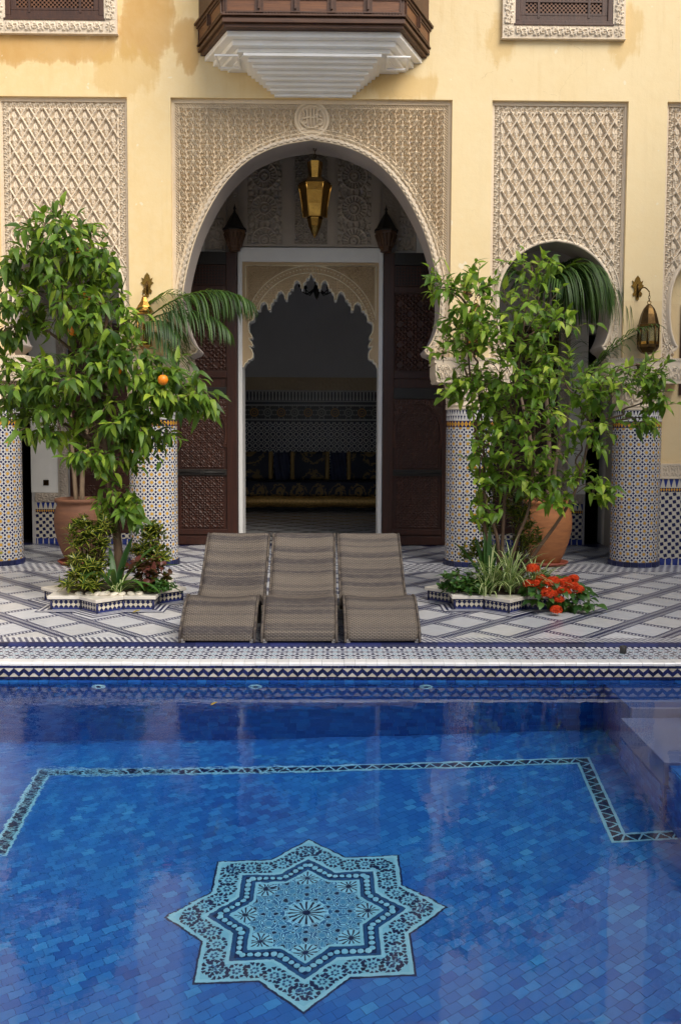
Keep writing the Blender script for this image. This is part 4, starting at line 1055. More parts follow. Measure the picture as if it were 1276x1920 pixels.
for xa, xb in ((-4.40, -4.06), (3.60, 3.86)):
    b = MB(); b.box(xa, xb, YB-.03, YB-.001, 0, .625); b.build('dado', DADO2, gal)
    relief('carved_band', xa, xb, .63, .77, YB-.022, f_vine_h(.70, .14), .018, .007, STUCCO_G, gal)
for cx_ in (-3.98, 3.545):
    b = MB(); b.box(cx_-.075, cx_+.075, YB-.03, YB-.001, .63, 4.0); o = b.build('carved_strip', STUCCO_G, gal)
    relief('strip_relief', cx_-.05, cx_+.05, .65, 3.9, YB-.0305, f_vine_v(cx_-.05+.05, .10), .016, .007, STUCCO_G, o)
# upper stucco field over the door: three panels of wheels between pilasters
pxs = [(-1.20, -.70), (-.50, .07-.10), (.13, .62)]
b = MB()
for xa, xb in ((-1.32, -1.20), (-.70, -.50), (-.03, .13), (.62, .78)):
    for q, yy in ((0.0, .03), (.03, .05), (.055, .035)):
        if xb-xa-2*q > .01: b.box(xa+q, xb-q, YB-yy, YB-.001, 4.475, 6.19)
b.box(-1.32, .78, YB-.055, YB-.001, 4.44, 4.4745); b.build('pilasters', STUCCO_G, gal)
for i, (xa, xb) in enumerate(pxs):
    cxx = (xa+xb)/2
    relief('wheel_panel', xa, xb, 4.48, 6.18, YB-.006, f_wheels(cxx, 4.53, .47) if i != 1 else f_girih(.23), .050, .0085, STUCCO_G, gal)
for xa, xb in ((-1.80, -1.55), (1.03, 1.26)):
    relief('side_strip', xa, xb, 4.40, 6.15, YB-.012, f_vine_v((xa+xb)/2, xb-xa), .022, .0085, STUCCO_G, gal)
    b = MB(); b.box(xa-.03, xa-.0005, YB-.04, YB-.001, 4.40, 6.15); b.box(xb+.0005, xb+.03, YB-.04, YB-.001, 4.40, 6.15); b.build('strip_moulding', STUCCO_G, gal)
relief('side_field', -1.545+.03, -1.33, 4.48, 6.15, YB-.004, f_girih(.12), .014, .009, STUCCO_G, gal)
relief('side_field', .79, 1.0, 4.48, 6.15, YB-.004, f_girih(.12), .014, .009, STUCCO_G, gal)
b = MB(); b.box(-2.6, -1.84, YB-.016, YB-.001, 4.3, 6.1); b.box(1.30, 1.9, YB-.016, YB-.001, 4.3, 6.1); b.build('white_panel', WHITE, gal)
b = MB(); b.box(-4.275, -4.195, YB-.034, YB-.0205, .885, .965); b.box(-4.25, -4.22, YB-.040, YB-.0345, .905, .945); o = b.build('wall_socket', BRASSD, None, (-4.235, YB-.03, .925)); tag(o, 'small square dark wall socket on the white panel at the left', 'socket')
b = MB(); b.box(-4.445, -4.415, YB-.032, YB-.0205, 1.55, 1.68); tag(b.build('door_latch', IRON, None, (-4.43, YB-.03, 1.6)), 'small dark latch plate at the edge of the white panel', 'latch')

# white door frame and lobed stucco doorway
fr = thing('door_frame', 'white plaster frame around the lobed stucco doorway', 'door frame', (-.27, YB, 0))
b = MB(); b.box(DX0, -1.282, YB-.07, YB+.42, 0, DZ); b.box(.745, DX1, YB-.07, YB+.42, 0, DZ); o = b.build('jamb', WHITE, fr); bevel(o, .006)
b = MB(); b.box(-1.2815, .7445, YB-.07, YB+.42, 4.215, DZ); o = b.build('lintel', WHITE, fr); bevel(o, .006)
lob_px = [(582.3,509.5),(577.9,520),(573.5,520.8),(573.2,526),(567.9,530),(567.9,539.6),(564,539.6),(563.2,531),(560,526),(556,523.8),(552,526.5),(549.3,533),(549,539.6),(544,539.6),(544,545),(540.5,546.5),(538.4,550.2),(537.8,559.6),(533.8,559.6),(532.5,551),(529.5,546),(525.9,543.8),(521,547),(517.6,554),(517,559.6),(512,559.6),(512,565),(508.5,566.5),(506.5,569.7),(506.5,579.7),(502.7,579.7),(501,570.5),(498,566),(494.5,563.8),(489.5,567),(486.6,573),(486.4,579.7),(480.8,579.7),(480.6,584),(477.5,585.5),(475.7,590),(475.4,598),(470.7,599.7),(467,601.5),(465,606),(465.4,615),(467,621.7),(470,625),(472,629.5),(470.5,632.5),(466,632),(468,637),(471.5,640.5),(473.3,645),(471.5,647.6),(466,646),(468,651),(471.5,655),(473.4,660),(472.8,668),(470,671.5),(465,672),(463.5,676.5),(459.5,678.5),(457.5,683),(455.2,687)]
LH = [((x-582.3)/126, 4.21-(z-492)/125.8) for x, z in lob_px]; LX = -.265
left = [(LX+x, z) for x, z in LH]; right = [(LX-x, z) for x, z in LH[1:]]
outline = left[::-1]+right                                      # left foot -> apex -> right foot
poly = [(-1.2815, outline[0][1]), (-1.2815, 4.2145), (.7445, 4.2145), (.7445, outline[-1][1])] + outline[::-1]
b = MB(); b.prism(poly, YB+.0205, YB+.30, 'y'); b.build('arch_reveal', WHITE, fr)
b = MB(); b.prism(poly, YB-.02, YB+.02, 'y'); lob = b.build('lobed_arch', STUCCO_T, fr)
b = MB(); b.tube([(x, YB-.024, z) for x, z in outline], .010, 6)
oa = arc(LX, 3.12, 1.0, 8, 172, 40)
for ro, zz in ((1.0, 0), (.955, 0), (.90, 0)):
    b.tube([(LX+ro*math.cos(R(a)), YB-.022, 3.13+1.035*ro*math.sin(R(a))) for a in np.linspace(14, 166, 40)], .008, 5)
for xa in (-1.235, .70): b.tube([(xa, YB-.022, 3.4), (xa, YB-.022, 4.165)], .008, 5)
b.tube([(-1.235, YB-.022, 4.165), (.70, YB-.022, 4.165)], .008, 5); b.build('pale_outline', simple('pale_outline_stucco', (0.84, 0.74, 0.52), 0.8), lob)
A_ = np.array(outline)
def msk(X, Z):
    ro = np.hypot((X-LX), (Z-3.13)/1.035); return (ro > 1.015) & (np.abs(X-LX) < .93) & (Z < 4.155) & (Z > 3.4)
relief('spandrel_relief', -1.23, .695, 3.35, 4.16, YB-.0205, f_girih(.15), .028, .007, STUCCO_T, lob, mask=msk)
def msk2(X, Z):
    ro = np.hypot((X-LX), (Z-3.13)/1.035); return (ro < .988) & (ro > .91) & (Z > 3.35)
relief('arch_band_relief', -1.23, .695, 3.35, 4.20, YB-.0205, lambda X, Z: np.clip(np.abs(np.sin(np.arctan2(Z-3.13, X-LX)*60))*1.5-.4, 0, 1), .022, .007, STUCCO_T, lob, mask=msk2)
tri = np.array(outline)
def msk3(X, Z):
    ro = np.hypot((X-LX), (Z-3.13)/1.035); ins = np.zeros(X.shape, bool); xs, zs = tri[:, 0], tri[:, 1]
    P_ = np.vstack([tri, [[tri[-1, 0], 2.0], [tri[0, 0], 2.0]]])
    for i in range(len(P_)):
        xa, za = P_[i]; xb, zb = P_[(i+1) % len(P_)]
        c = ((za > Z) != (zb > Z)) & (X < (xb-xa)*(Z-za)/(zb-za+1e-9)+xa); ins ^= c
    return (ro < .885) & ~ins & (Z > 2.75)
relief('lobe_relief', -1.26, .725, 2.75, 4.12, YB-.0205, lambda X, Z: np.clip(np.abs(np.sin(X*80)*np.sin(Z*80))*1.6-.5, 0, 1), .020, .008, STUCCO_T, lob, mask=msk3)

# ------------------------------------------------------------------ cedar door leaves, opened flat against the wall
def door_leaf(x0, x1, hinge, label, gx):
    """hinge: -1 stile of the pivot on the right of the leaf (left leaf), +1 on the left"""
    t = thing('door_leaf', label, 'door', ((x0+x1)/2, 14.0, 0), gx); y = 13.99
    b = MB(); b.box(x0, x1, y, y+.06, 0.01, 4.34); b.build('backing', DOORW, t)
    st = .155; xi0, xi1 = (x0+.06, x1-st) if hinge < 0 else (x0+st, x1-.06)
    b = MB(); b.box(x0, xi0, y-.035, y-.0005, .01, 4.34); b.box(xi1, x1, y-.035, y-.0005, .01, 4.34); o = b.build('stile', DOORW, t); bevel(o, .006)
    def rail(z0, z1, p=.03, mt=DOORW, nm='rail'):
        b = MB(); b.box(xi0+.0005, xi1-.0005, y-p, y-.0005, z0, z1); o = b.build(nm, mt, t); bevel(o, .005)
    rail(4.16, 4.34, .045, IRONW, 'iron_band'); rail(3.76, 3.85); rail(2.50, 2.60); rail(2.20, 2.36, .036, IRONW, 'iron_band'); rail(1.05, 1.14, .036, IRONW, 'iron_band'); rail(0.01, .14, .05); rail(.16, .24)
    xm = (xi0+xi1)/2
    # pierced grille
    b = MB(); zz = 3.87; b.box(xi0+.02, xi1-.02, y-.004, y-.0006, 3.87, 4.14); o = b.build('grille_backing', BLACK, t)
    b = MB(); n = int((xi1-xi0-.04)/.045)
    for k in range(n+1): b.box(xi0+.02+k*.045-.009, xi0+.02+k*.045+.009, y-.02, y-.008, 3.87, 4.14)
    for k in range(7): b.box(xi0+.02, xi1-.02, y-.023, y-.0202, 3.87+k*.045-.009, 3.87+k*.045+.009)
    b.build('grille', DOORW, t)
    relief('carved_panel', xi0+.01, xi1-.01, 2.62, 3.74, y-.001, f_girih(.30), .026, .0085, DOORC, t)
    def arch_m(X, Z): return True
    relief('carved_panel', xi0+.05, xi1-.05, 1.16, 2.14, y-.001, f_girih(.16), .022, .0085, DOORC, t)
    relief('carved_panel', xi0+.05, xi1-.05, .26, 1.03, y-.001, f_girih(.21), .022, .0085, DOORC, t)
    # little horseshoe arch framing the middle panel
    rw = (xi1-xi0)/2; hp = [(0, 2.13), (rw*.35, 2.10), (rw*.66, 2.00), (rw*.87, 1.84), (rw*.93, 1.66), (rw*.84, 1.50), (rw*.80, 1.47)]
    c_ = [(xm-p[0], p[1]) for p in catmull(hp, 5)][::-1] + [(xm+p[0], p[1]) for p in catmull(hp, 5)][1:]
    poly = [(xi0+.001, 1.47), (xi0+.001, 2.19), (xi1-.001, 2.19), (xi1-.001, 1.47)] + c_[::-1]
    b = MB(); b.prism(poly, y-.03, y-.0008, 'y'); o = b.build('arched_frame', DOORC, t)
    f = inside_arch(hp, xm, .03); relief('arched_relief', xi0+.005, xi1-.005, 1.5, 2.185, y-.0305, lambda X, Z: sample(F_SCROLL, X/.13, Z/.13), .014, .0085, DOORC, o, mask=lambda X, Z: ~f(X, Z))
    # bolt across the lower band
    b = MB(); b.tube([(xi0+.03, y-.05, 1.095), (xi1-.03, y-.05, 1.095)], .012, 8); b.box(xm-.03, xm+.03, y-.065, y-.037, 1.075, 1.115); b.build('bolt', IRON, t)
    return t
door_leaf(-2.30, -1.355, -1, 'left carved cedar door leaf behind the orange tree', 'carved cedar door leaves')
door_leaf(0.815, 1.76, 1, 'right carved cedar door leaf beside the right tiled column', 'carved cedar door leaves')
# pivots: muqarnas-shaped wooden brackets with pointed caps
def pivot(x, label):
    t = thing('door_bracket', label, 'bracket', (x, 13.90, 4.34), 'wooden brackets over the door leaves')
    b = MB(); b.lathe([(.085, 4.34), (.085, 4.38), (.10, 4.385), (.10, 4.43), (.12, 4.47), (.12, 4.50), (.145, 4.56), (.165, 4.60), (.165, 4.63)], 8, (x, 13.90, 0), smooth=False, a0=PI/8); o = b.build('bracket_body', simple('bracket_wood', (0.11, 0.055, 0.028), 0.5), t)
    fb = MB()
    for k in range(16):
        a = 2*PI*k/16; fb.tube([(x+.10*math.cos(a), 13.90+.10*math.sin(a), 4.41), (x+.118*math.cos(a), 13.90+.118*math.sin(a), 4.48), (x+.155*math.cos(a), 13.90+.155*math.sin(a), 4.585)], .013, 5)
    fb.build('bracket_ribs', o.data.materials[0], o)
    b = MB(); b.lathe([(.185, 4.63), (.185, 4.645), (.15, 4.68), (.06, 4.84), (.018, 4.90)], 8, (x, 13.90, 0), smooth=False, a0=PI/8); b.build('pointed_cap', IRONW, t)
    b = MB(); b.lathe([(.0, 4.885), (.022, 4.905), (.012, 4.93), (.024, 4.95), (.010, 4.975), (0, 5.03)], 10, (x, 13.90, 0)); b.build('finial', IRONW, t)
pivot(-1.375, 'left dark wooden bracket with pointed cap above the left door leaf')
pivot(.835, 'right dark wooden bracket with pointed cap above the right door leaf')
# side doors under the left and right arches
def side_door(x0, x1, label, lattice):
    t = thing('side_door', label, 'door', ((x0+x1)/2, YB, 0)); y = YB-.05
    b = MB(); b.box(x0, x1, y, YB-.001, .17, 3.3); b.build('door_board', DOORW, t)
    n = 4; hgt = (3.3-.17)/n
    for k in range(n):
        za, zb = .17+k*hgt+.08, .17+(k+1)*hgt-.06
        for j in range(2):
            xa = x0+.07+j*((x1-x0)/2-.03); xb = xa+(x1-x0)/2-.11
            if lattice:
                b = MB(); b.box(xa, xb, y-.006, y-.0005, za, zb); b.build('panel_backing', BLACK, t); b = MB(); q = xa
                while q < xb: b.box(q-.010, q+.010, y-.02, y-.0065, za, zb); q += .052
                q = za
                while q < zb: b.box(xa, xb, y-.023, y-.0205, q-.010, q+.010); q += .052
                b.build('lattice', DOORC, t)
            else: relief('carved_panel', xa, xb, za, zb, y-.001, f_girih(.17), .014, .01, DOORC, t)
    b = MB(); b.box(x0-.04, x1+.04, YB-.075, YB-.002, 0.0, .165); b.build('tiled_step', DADO2, t)
side_door(-3.87, -2.62, 'dark carved door under the left arch behind the terracotta pot', False)
side_door(2.25, 3.44, 'dark lattice screen door under the right arch behind the lemon tree', True)

# ------------------------------------------------------------------ right-hand end: blind arch with yellow wall, window and dado
ew = thing('end_wall', 'yellow blind-arch wall with tiled dado at the right edge', 'wall', (5.0, 11.95, 0))
b = MB(); b.box(4.06, 6.2, 12.02, 12.33, 1.32, 5.9); b.build('plaster', PLASTER, ew)
b = MB(); b.box(4.06, 6.2, 11.985, 12.33, 0, 1.12); b.build('dado', DADO, ew)
b = MB(); b.box(4.065, 4.115, 11.978, 11.984, 0.0, 1.12); b.build('dado_edge', EDGE_T, ew)
b = MB(); b.box(4.06, 6.2, 11.985, 12.33, 1.1205, 1.3195); o = b.build('carved_band', STUCCO, ew)
def f_band(X, Z):
    cell = ((X-4.1) % .62); z = (Z-1.1205)/.199
    fr = (z < .13) | (z > .87) | (np.abs(cell-.19) < .02) | (cell < .02)
    st_ = np.clip((np.abs(np.cos(np.arctan2(Z-1.22, cell-.105)*4))-.5)*3, 0, 1)*(np.hypot(Z-1.22, cell-.105) < .065)
    return np.where(fr, .9, np.where(cell < .19, st_, sample(F_SCROLL, X/.11, z)))
relief('band_relief', 4.07, 5.2, 1.125, 1.315, 11.9845, f_band, .018, .0065, STUCCO, o)
b = MB(); b.box(4.50, 5.5, 11.99, 12.019, 2.2, 3.35); o = b.build('dark_window', DOORW, ew)

# ------------------------------------------------------------------ the room beyond
sal = thing('salon_room', 'dim tiled reception room seen through the doorway', 'room', (XC, 17.5, 0))
X0, X1, Y0, Y1 = -3.6, 3.2, YB+.36, 20.95
b = MB(); b.box(X0, X1, Y1, Y1+.2, 2.60, 5.5); b.box(X0-.2, X0, Y0, Y1, 0, 5.5); b.box(X1, X1+.2, Y0, Y1, 0, 5.5); b.box(X0-.2, X1+.2, Y0-.3, Y1+.2, 5.502, 5.7)
b.box(X0, DX0-.001, Y0-.005, Y0+.1, 0, 5.5); b.box(DX1+.001, X1, Y0-.005, Y0+.1, 0, 5.5); b.box(DX0, DX1, Y0+.07, Y0+.1, DZ, 5.5); b.build('walls', SALONW, sal)
def m_salon_tile():
    m, nt, b = new_mat('salon_wall_zellige'); (X, Y, Z), vec = xyz(nt)
    W2 = (0.60, 0.59, 0.56); D = (0.02, 0.025, 0.06)
    x = (X/0.13).frac()-0.5; z = (Z/0.13).frac()-0.5; r = (x.abs().mx(z.abs()).mx((x.abs()+z.abs())*.74)); hexa = ((r-0.36).abs() < .085)
    cn = ((0.5-x.abs()).mx(0.5-z.abs())) < .10
    c = mix(nt, hexa.mx(cn), D, W2)
    b1 = (Z > 1.96)*(Z < 2.26); rz = ((Z-2.11)/.3); rx = (X/.30).frac()-0.5; rr = (rx*rx+rz*rz*1.0).sqrt(); th = rz.atan2(rx); pt = ((th*(8/(2*PI))).frac()-0.5).abs()
    oc = ((rr-0.28).abs() < .05).mx((rr-.12).abs() < .03); sel = ((X/.60).frac() < .5)
    cc = mix(nt, oc, (0.03, 0.03, 0.035), mix(nt, sel, (0.30, 0.30, 0.26), (0.42, 0.22, 0.05))); cc = mix(nt, (rr > .36)*(pt < .12)*(rr < .5), cc, (0.3, 0.3, 0.28)); c = mix(nt, b1, c, cc)
    line = (((Z-1.95).abs() < .018).mx((Z-2.27).abs() < .018)).mx((Z-2.36).abs() < .012); c = mix(nt, (Z > 1.9)*(1.0-b1), c, (0.03, 0.032, 0.05)); c = mix(nt, line*((X/.045).frac() < .7), c, W2)
    t = (X/.075).frac()-0.5; c = mix(nt, (Z > 2.38)*(Z < 2.57)*(t.abs() < .18+(Z-2.48).abs()*1.2), c, W2); c = mix(nt, (Z-2.585).abs() < .012, c, W2)
    setc(nt, b, c); b.inputs['Roughness'].default_value = 0.3; return m
b = MB(); b.box(X0, X1, Y1-.03, Y1+.2, 0, 2.6); b.build('tiled_wall', m_salon_tile(), sal)
relief('carved_frieze', -2.4, 1.9, 2.605, 2.89, Y1-.006, f_girih(.14), .02, .018, STUCCO_W, sal)
def m_sfloor():
    m, nt, b = new_mat('salon_floor_tiles'); (X, Y, Z), vec = xyz(nt)
    a = X/0.62; c_ = Y/0.62; p = (a+c_).frac()-0.5; q = (a-c_).frac()-0.5
    k = (p.abs() > .44).mx(q.abs() > .44); c = mix(nt, k, (0.58, 0.57, 0.56), (0.03, 0.032, 0.06))
    e = (Y > 19.45); chk = (((X/.16).floor()+(Y/.16).floor())*.5).frac() < .25; c = mix(nt, e, c, mix(nt, chk, (0.5, .48, .45), (0.02, 0.02, 0.04)))
    setc(nt, b, c); b.inputs['Roughness'].default_value = 0.2; return m
b = MB(); b.box(X0, X1, 14.2005, Y1, -.3, -.004); tag(b.build('salon_floor', m_sfloor()), kind='structure')
def m_brocade(name, ground, gold, p):
    m, nt, b = new_mat(name); (X, Y, Z), vec = xyz(nt)
    x = (X/p).frac()-0.5; z = ((Z-.08)/(p*1.25)).frac()-0.5; r = (x*x+z*z).sqrt(); th = z.atan2(x); n = noise(nt, vec, 13, 4)
    pet = ((th*(5/PI)).sin()*0.09); k = ((r-pet) < .24)*((r-pet*.5) > .09); k = k.mx(((r+(n-.5)*.5-.40).abs() < .035)); k = k.mx((r < .05))
    c = mix(nt, k*((n > .40)), ground, gold); setc(nt, b, c); b.inputs['Roughness'].default_value = 0.6; return m
BROC = m_brocade('brocade_seat', (0.010, 0.013, 0.030), (0.30, 0.19, 0.06), .42); BROC2 = m_brocade('brocade_cushion', (0.010, 0.013, 0.028), (0.24, 0.155, 0.05), .66)
GOLD = simple('gold_brocade', (0.85, 0.52, 0.16), 0.34, 0.3, 30, metal=0.5, col2=(0.42, 0.23, 0.06), bmp=0.7, bscale=60)
GOLDB = simple('gold_braid', (0.40, 0.25, 0.07), 0.5); BLUEV = simple('blue_velvet', (0.025, 0.035, 0.085), 0.5, 0.4, 8)
so = thing('sofa', 'long banquette sofa in navy and gold brocade at the back of the room', 'sofa', (-.3, 20.2, 0))
def soft_box(b, x0, x1, y0, y1, z0, z1, r=.05, n=3):
    b.box(x0, x1, y0, y1, z0, z1)
b = MB(); b.box(-2.6, 2.1, 19.98, 20.9, .30, .62); o = b.build('seat_mattress', BROC, so); bevel(o, .05, 3)
b = MB(); b.tube([(x, 19.94+.006*math.sin(x*9), .19+.006*math.sin(x*5+1)) for x in np.linspace(-2.6, 2.1, 40)], [.125+.004*math.sin(k*2.1) for k in range(40)], 14); b.build('gold_valance', GOLD, so)
b = MB(); b.box(-2.6, 2.1, 20.0, 20.85, .02, .2995); b.build('base', BLACK, so)
cush = []
for k, (xa, xb) in enumerate(((-2.55, -1.28), (-.92, -.0), (.26, 1.0), (1.3, 2.1))):
    pass
xs = [(-2.30, -1.22), (-.82, .02), (.42, 1.26), (1.62, 2.1)]
for k, (xa, xb) in enumerate(xs):
    b = MB(); b.box(xa, xb, 20.50, 20.76, .625, 1.24); o = b.build('back_cushion', BROC2, so); bevel(o, .07, 3)
    for q in (xa-.012, xb-.085):
        b2 = MB(); b2.box(q, q+.09, 20.47, 20.74, .63, 1.25); o2 = b2.build('gold_braid', GOLDB, o); bevel(o2, .03, 2)
    if k < 3:
        b = MB(); b.grid([[(xb+.03+u*(xs[k+1][0]-xb-.05), 20.56-.06*abs(math.sin(u*7.5+v*2)), .63+v*.6) for v in np.linspace(0, 1, 6)] for u in np.linspace(0, 1, 14)]); b.build('blue_drape', BLUEV, so, fixn=False)
ch = thing('chandelier', 'dark hanging chandelier silhouette behind the top of the lobed arch', 'chandelier', (-.22, 17.3, 4.0))
b = MB(); b.tube([(-.22, 17.3, 5.5), (-.22, 17.3, 4.5)], .012, 6); b.lathe([(.02, 4.6), (.05, 4.5), (.03, 4.4), (.07, 4.28), (.03, 4.15), (0, 4.1)], 12, (-.22, 17.3, 0)); b.build('stem', IRON, ch)
b = MB()
for k in range(8):
    a = 2*PI*k/8; ca_, sa_ = math.cos(a), math.sin(a); b.tube([(-.22+r*ca_, 17.3+r*sa_, z) for r, z in ((.05, 4.30), (.18, 4.20), (.28, 4.26), (.30, 4.34))], .012, 6); b.lathe([(.03, 4.33), (.035, 4.36), (.015, 4.43), (0, 4.48)], 8, (-.22+.30*ca_, 17.3+.30*sa_, 0))
b.build('arms', IRON, ch)

# ------------------------------------------------------------------ lanterns
def sided(b, prof, n, c, a0): b.lathe(prof, n, c, smooth=False, a0=a0)
LXc, LYc = -.18, 12.1
t = thing('hanging_lantern', 'large faceted brass lantern hanging in the top of the main arch', 'lantern', (LXc, LYc, 4.2))
b = MB(); sided(b, [(.085, 5.12), (.10, 5.12), (.075, 4.93), (.075, 4.92)], 6, (LXc, LYc, 0), 0); b.build('neck', BRASS, t)
b = MB(); sided(b, [(.06, 4.925), (.165, 4.90), (.205, 4.855), (.20, 4.845), (.10, 4.845)], 6, (LXc, LYc, 0), 0); b.build('shoulder', BRASSD, t)
b = MB(); sided(b, [(.20, 4.842), (.212, 4.835), (.188, 4.74), (.162, 4.58), (.148, 4.43), (.138, 4.425)], 6, (LXc, LYc, 0), 0); o = b.build('body', BRASS, t)
for k in range(6):
    a = PI/3*k; b2 = MB(); b2.tube([(LXc+r*math.cos(a), LYc+r*math.sin(a), z) for r, z in ((.213, 4.838), (.190, 4.74), (.164, 4.58), (.150, 4.43))], .007, 5); b2.build('corner_rib', BRASS, o)
b = MB(); sided(b, [(.098, 4.4245), (.098, 4.41), (.075, 4.32), (.035, 4.22), (0.0, 4.17)], 6, (LXc, LYc, 0), 0); b.build('pendant_tip', BRASS, t)
b = MB()
for k in range(12): b.tube([(LXc+.016*math.cos(q)*(1 if k % 2 else 0), LYc+.016*math.cos(q)*(0 if k % 2 else 1), 5.15+.045*k+.03*math.sin(q)) for q in np.linspace(0, 2*PI, 9)], .005, 5)
b.build('chain', BRASSD, t)
def wall_lantern(x, label, kind):
    y = YF-.20; t = thing('wall_lantern', label, 'lantern', (x, YF, 3.5), 'brass lanterns hung on the arcade piers')
    bx = x-.085 if kind else x+.0; zb = 3.50
    pl = [(0, .19), (.035, .15), (.05, .10), (.085, .12), (.07, .07), (.10, .05), (.06, .015), (.05, -.03), (.075, -.06), (.06, -.10), (.03, -.08), (.025, -.14), (0, -.15)]
    poly = [(bx+p[0]*.8, zb+p[1]*.9) for p in pl] + [(bx-p[0]*.8, zb+p[1]*.9) for p in pl[-2:0:-1]]
    b = MB(); b.prism(poly, YF-.012, YF-.001, 'y'); b.build('bracket_plate', BRASS, t)
    b = MB(); b.tube([(bx, YF-.01, zb-.06)]+[(bx+(x-bx)*k, YF-.01-(.19)*k, zb-.06+.07*math.sin(PI*k)) for k in np.linspace(.1, 1, 8)], .008, 6); b.tube([(bx, YF-.02, zb+.06), (bx, YF-.035, zb), (bx, YF-.02, zb-.10)], .010, 6); b.build('bracket_arm', BRASSD, t)
    b = MB(); top = 3.30 if kind else 3.36
    zz = zb-.07; k = 0
    while zz > top+.03:
        b.tube([(x+(.012*math.cos(q) if k % 2 else 0), y+(0 if k % 2 else .012*math.cos(q)), zz-.02+.022*math.sin(q)) for q in np.linspace(0, 2*PI, 9)], .0035, 5); zz -= .034; k += 1
    b.build('chain', BRASSD, t)
    b = MB(); b.tube([(x+.022*math.cos(q), y, top+.012+.022*math.sin(q)) for q in np.linspace(0, 2*PI, 13)], .005, 5); b.build('ring', BRASS, t)
    if kind:
        b = MB(); sided(b, [(.012, 3.295), (.032, 3.282), (.068, 3.235), (.094, 3.17), (.114, 3.09), (.122, 3.05), (.132, 3.045), (.132, 3.015), (.118, 3.01)], 8, (x, y, 0), PI/8); b.build('dome', BRASSD, t)
        b = MB(); sided(b, [(.118, 2.80), (.13, 2.795), (.13, 2.765), (.112, 2.735), (.08, 2.70), (.03, 2.68), (0, 2.675)], 8, (x, y, 0), PI/8); b.tube([(x, y, 2.68), (x, y, 2.63)], .006, 6); b.build('bowl', BRASSD, t)
        for k in range(8):
            a = PI/8+PI/4*k; b = MB(); b.tube([(x+.122*math.cos(a), y+.122*math.sin(a), 3.012), (x+.122*math.cos(a), y+.122*math.sin(a), 2.798)], .010, 6); b.build('post', BRASSD, t)
            a2 = a+PI/4; b = MB(); b.add([(x+.112*math.cos(q), y+.112*math.sin(q), z) for q, z in ((a+.08, 2.80), (a2-.08, 2.80), (a2-.08, 3.01), (a+.08, 3.01))], [(0,1,2,3)])
            b.add([(x+.109*math.cos(q), y+.109*math.sin(q), z) for q, z in ((a+.08, 2.80), (a2-.08, 2.80), (a2-.08, 3.01), (a+.08, 3.01))], [(3,2,1,0)]); b.build('pane', PANE, t, fixn=False)
            b = MB(); q0 = [Vector((x+.124*math.cos(q), y+.124*math.sin(q), 0)) for q in (a+.12, a2-.12)]
            b.add([(q0[0].x, q0[0].y, 2.835), (q0[1].x, q0[1].y, 2.835), (q0[1].x, q0[1].y, 2.80), (q0[0].x, q0[0].y, 2.80)], [(0,1,2,3)]); b.build('pierced_band', BRASS, t)
    else:
        b = MB(); sided(b, [(.01, 3.355), (.03, 3.34), (.045, 3.29), (.085, 3.23), (.09, 3.215), (.12, 3.175), (.12, 3.16), (.085, 3.155)], 6, (x, y, 0), PI/6); b.build('dome', BRASS, t)
        b = MB(); sided(b, [(.095, 3.155), (.095, 3.13), (.075, 3.125)], 6, (x, y, 0), PI/6); sided(b, [(.07, 2.80), (.095, 2.79), (.10, 2.76), (.05, 2.72), (0, 2.66)], 6, (x, y, 0), PI/6); b.build('frame', BRASS, t)
        for k in range(6):
            a = PI/6+PI/3*k; b = MB(); b.tube([(x+.088*math.cos(a), y+.088*math.sin(a), 3.13), (x+.08*math.cos(a), y+.08*math.sin(a), 2.79)], .009, 5); b.build('post', BRASS, t)
            a2 = a+PI/3; b = MB(); b.add([(x+r*math.cos(q), y+r*math.sin(q), z) for q, z, r in ((a+.1, 2.79, .074), (a2-.1, 2.79, .074), (a2-.1, 3.13, .082), (a+.1, 3.13, .082))], [(0,1,2,3)])
            b.add([(x+r*math.cos(q), y+r*math.sin(q), z) for q, z, r in ((a+.1, 2.79, .071), (a2-.1, 2.79, .071), (a2-.1, 3.13, .079), (a+.1, 3.13, .079))], [(3,2,1,0)]); b.build('pane', PANE, t, fixn=False)
wall_lantern(3.93, 'domed brass and glass lantern hanging beside the right arch', 1)
wall_lantern(1.80, 'brass lantern mostly hidden behind the top of the lemon tree', 1)
wall_lantern(-2.245, 'narrow brass lantern half hidden by the orange tree', 0)
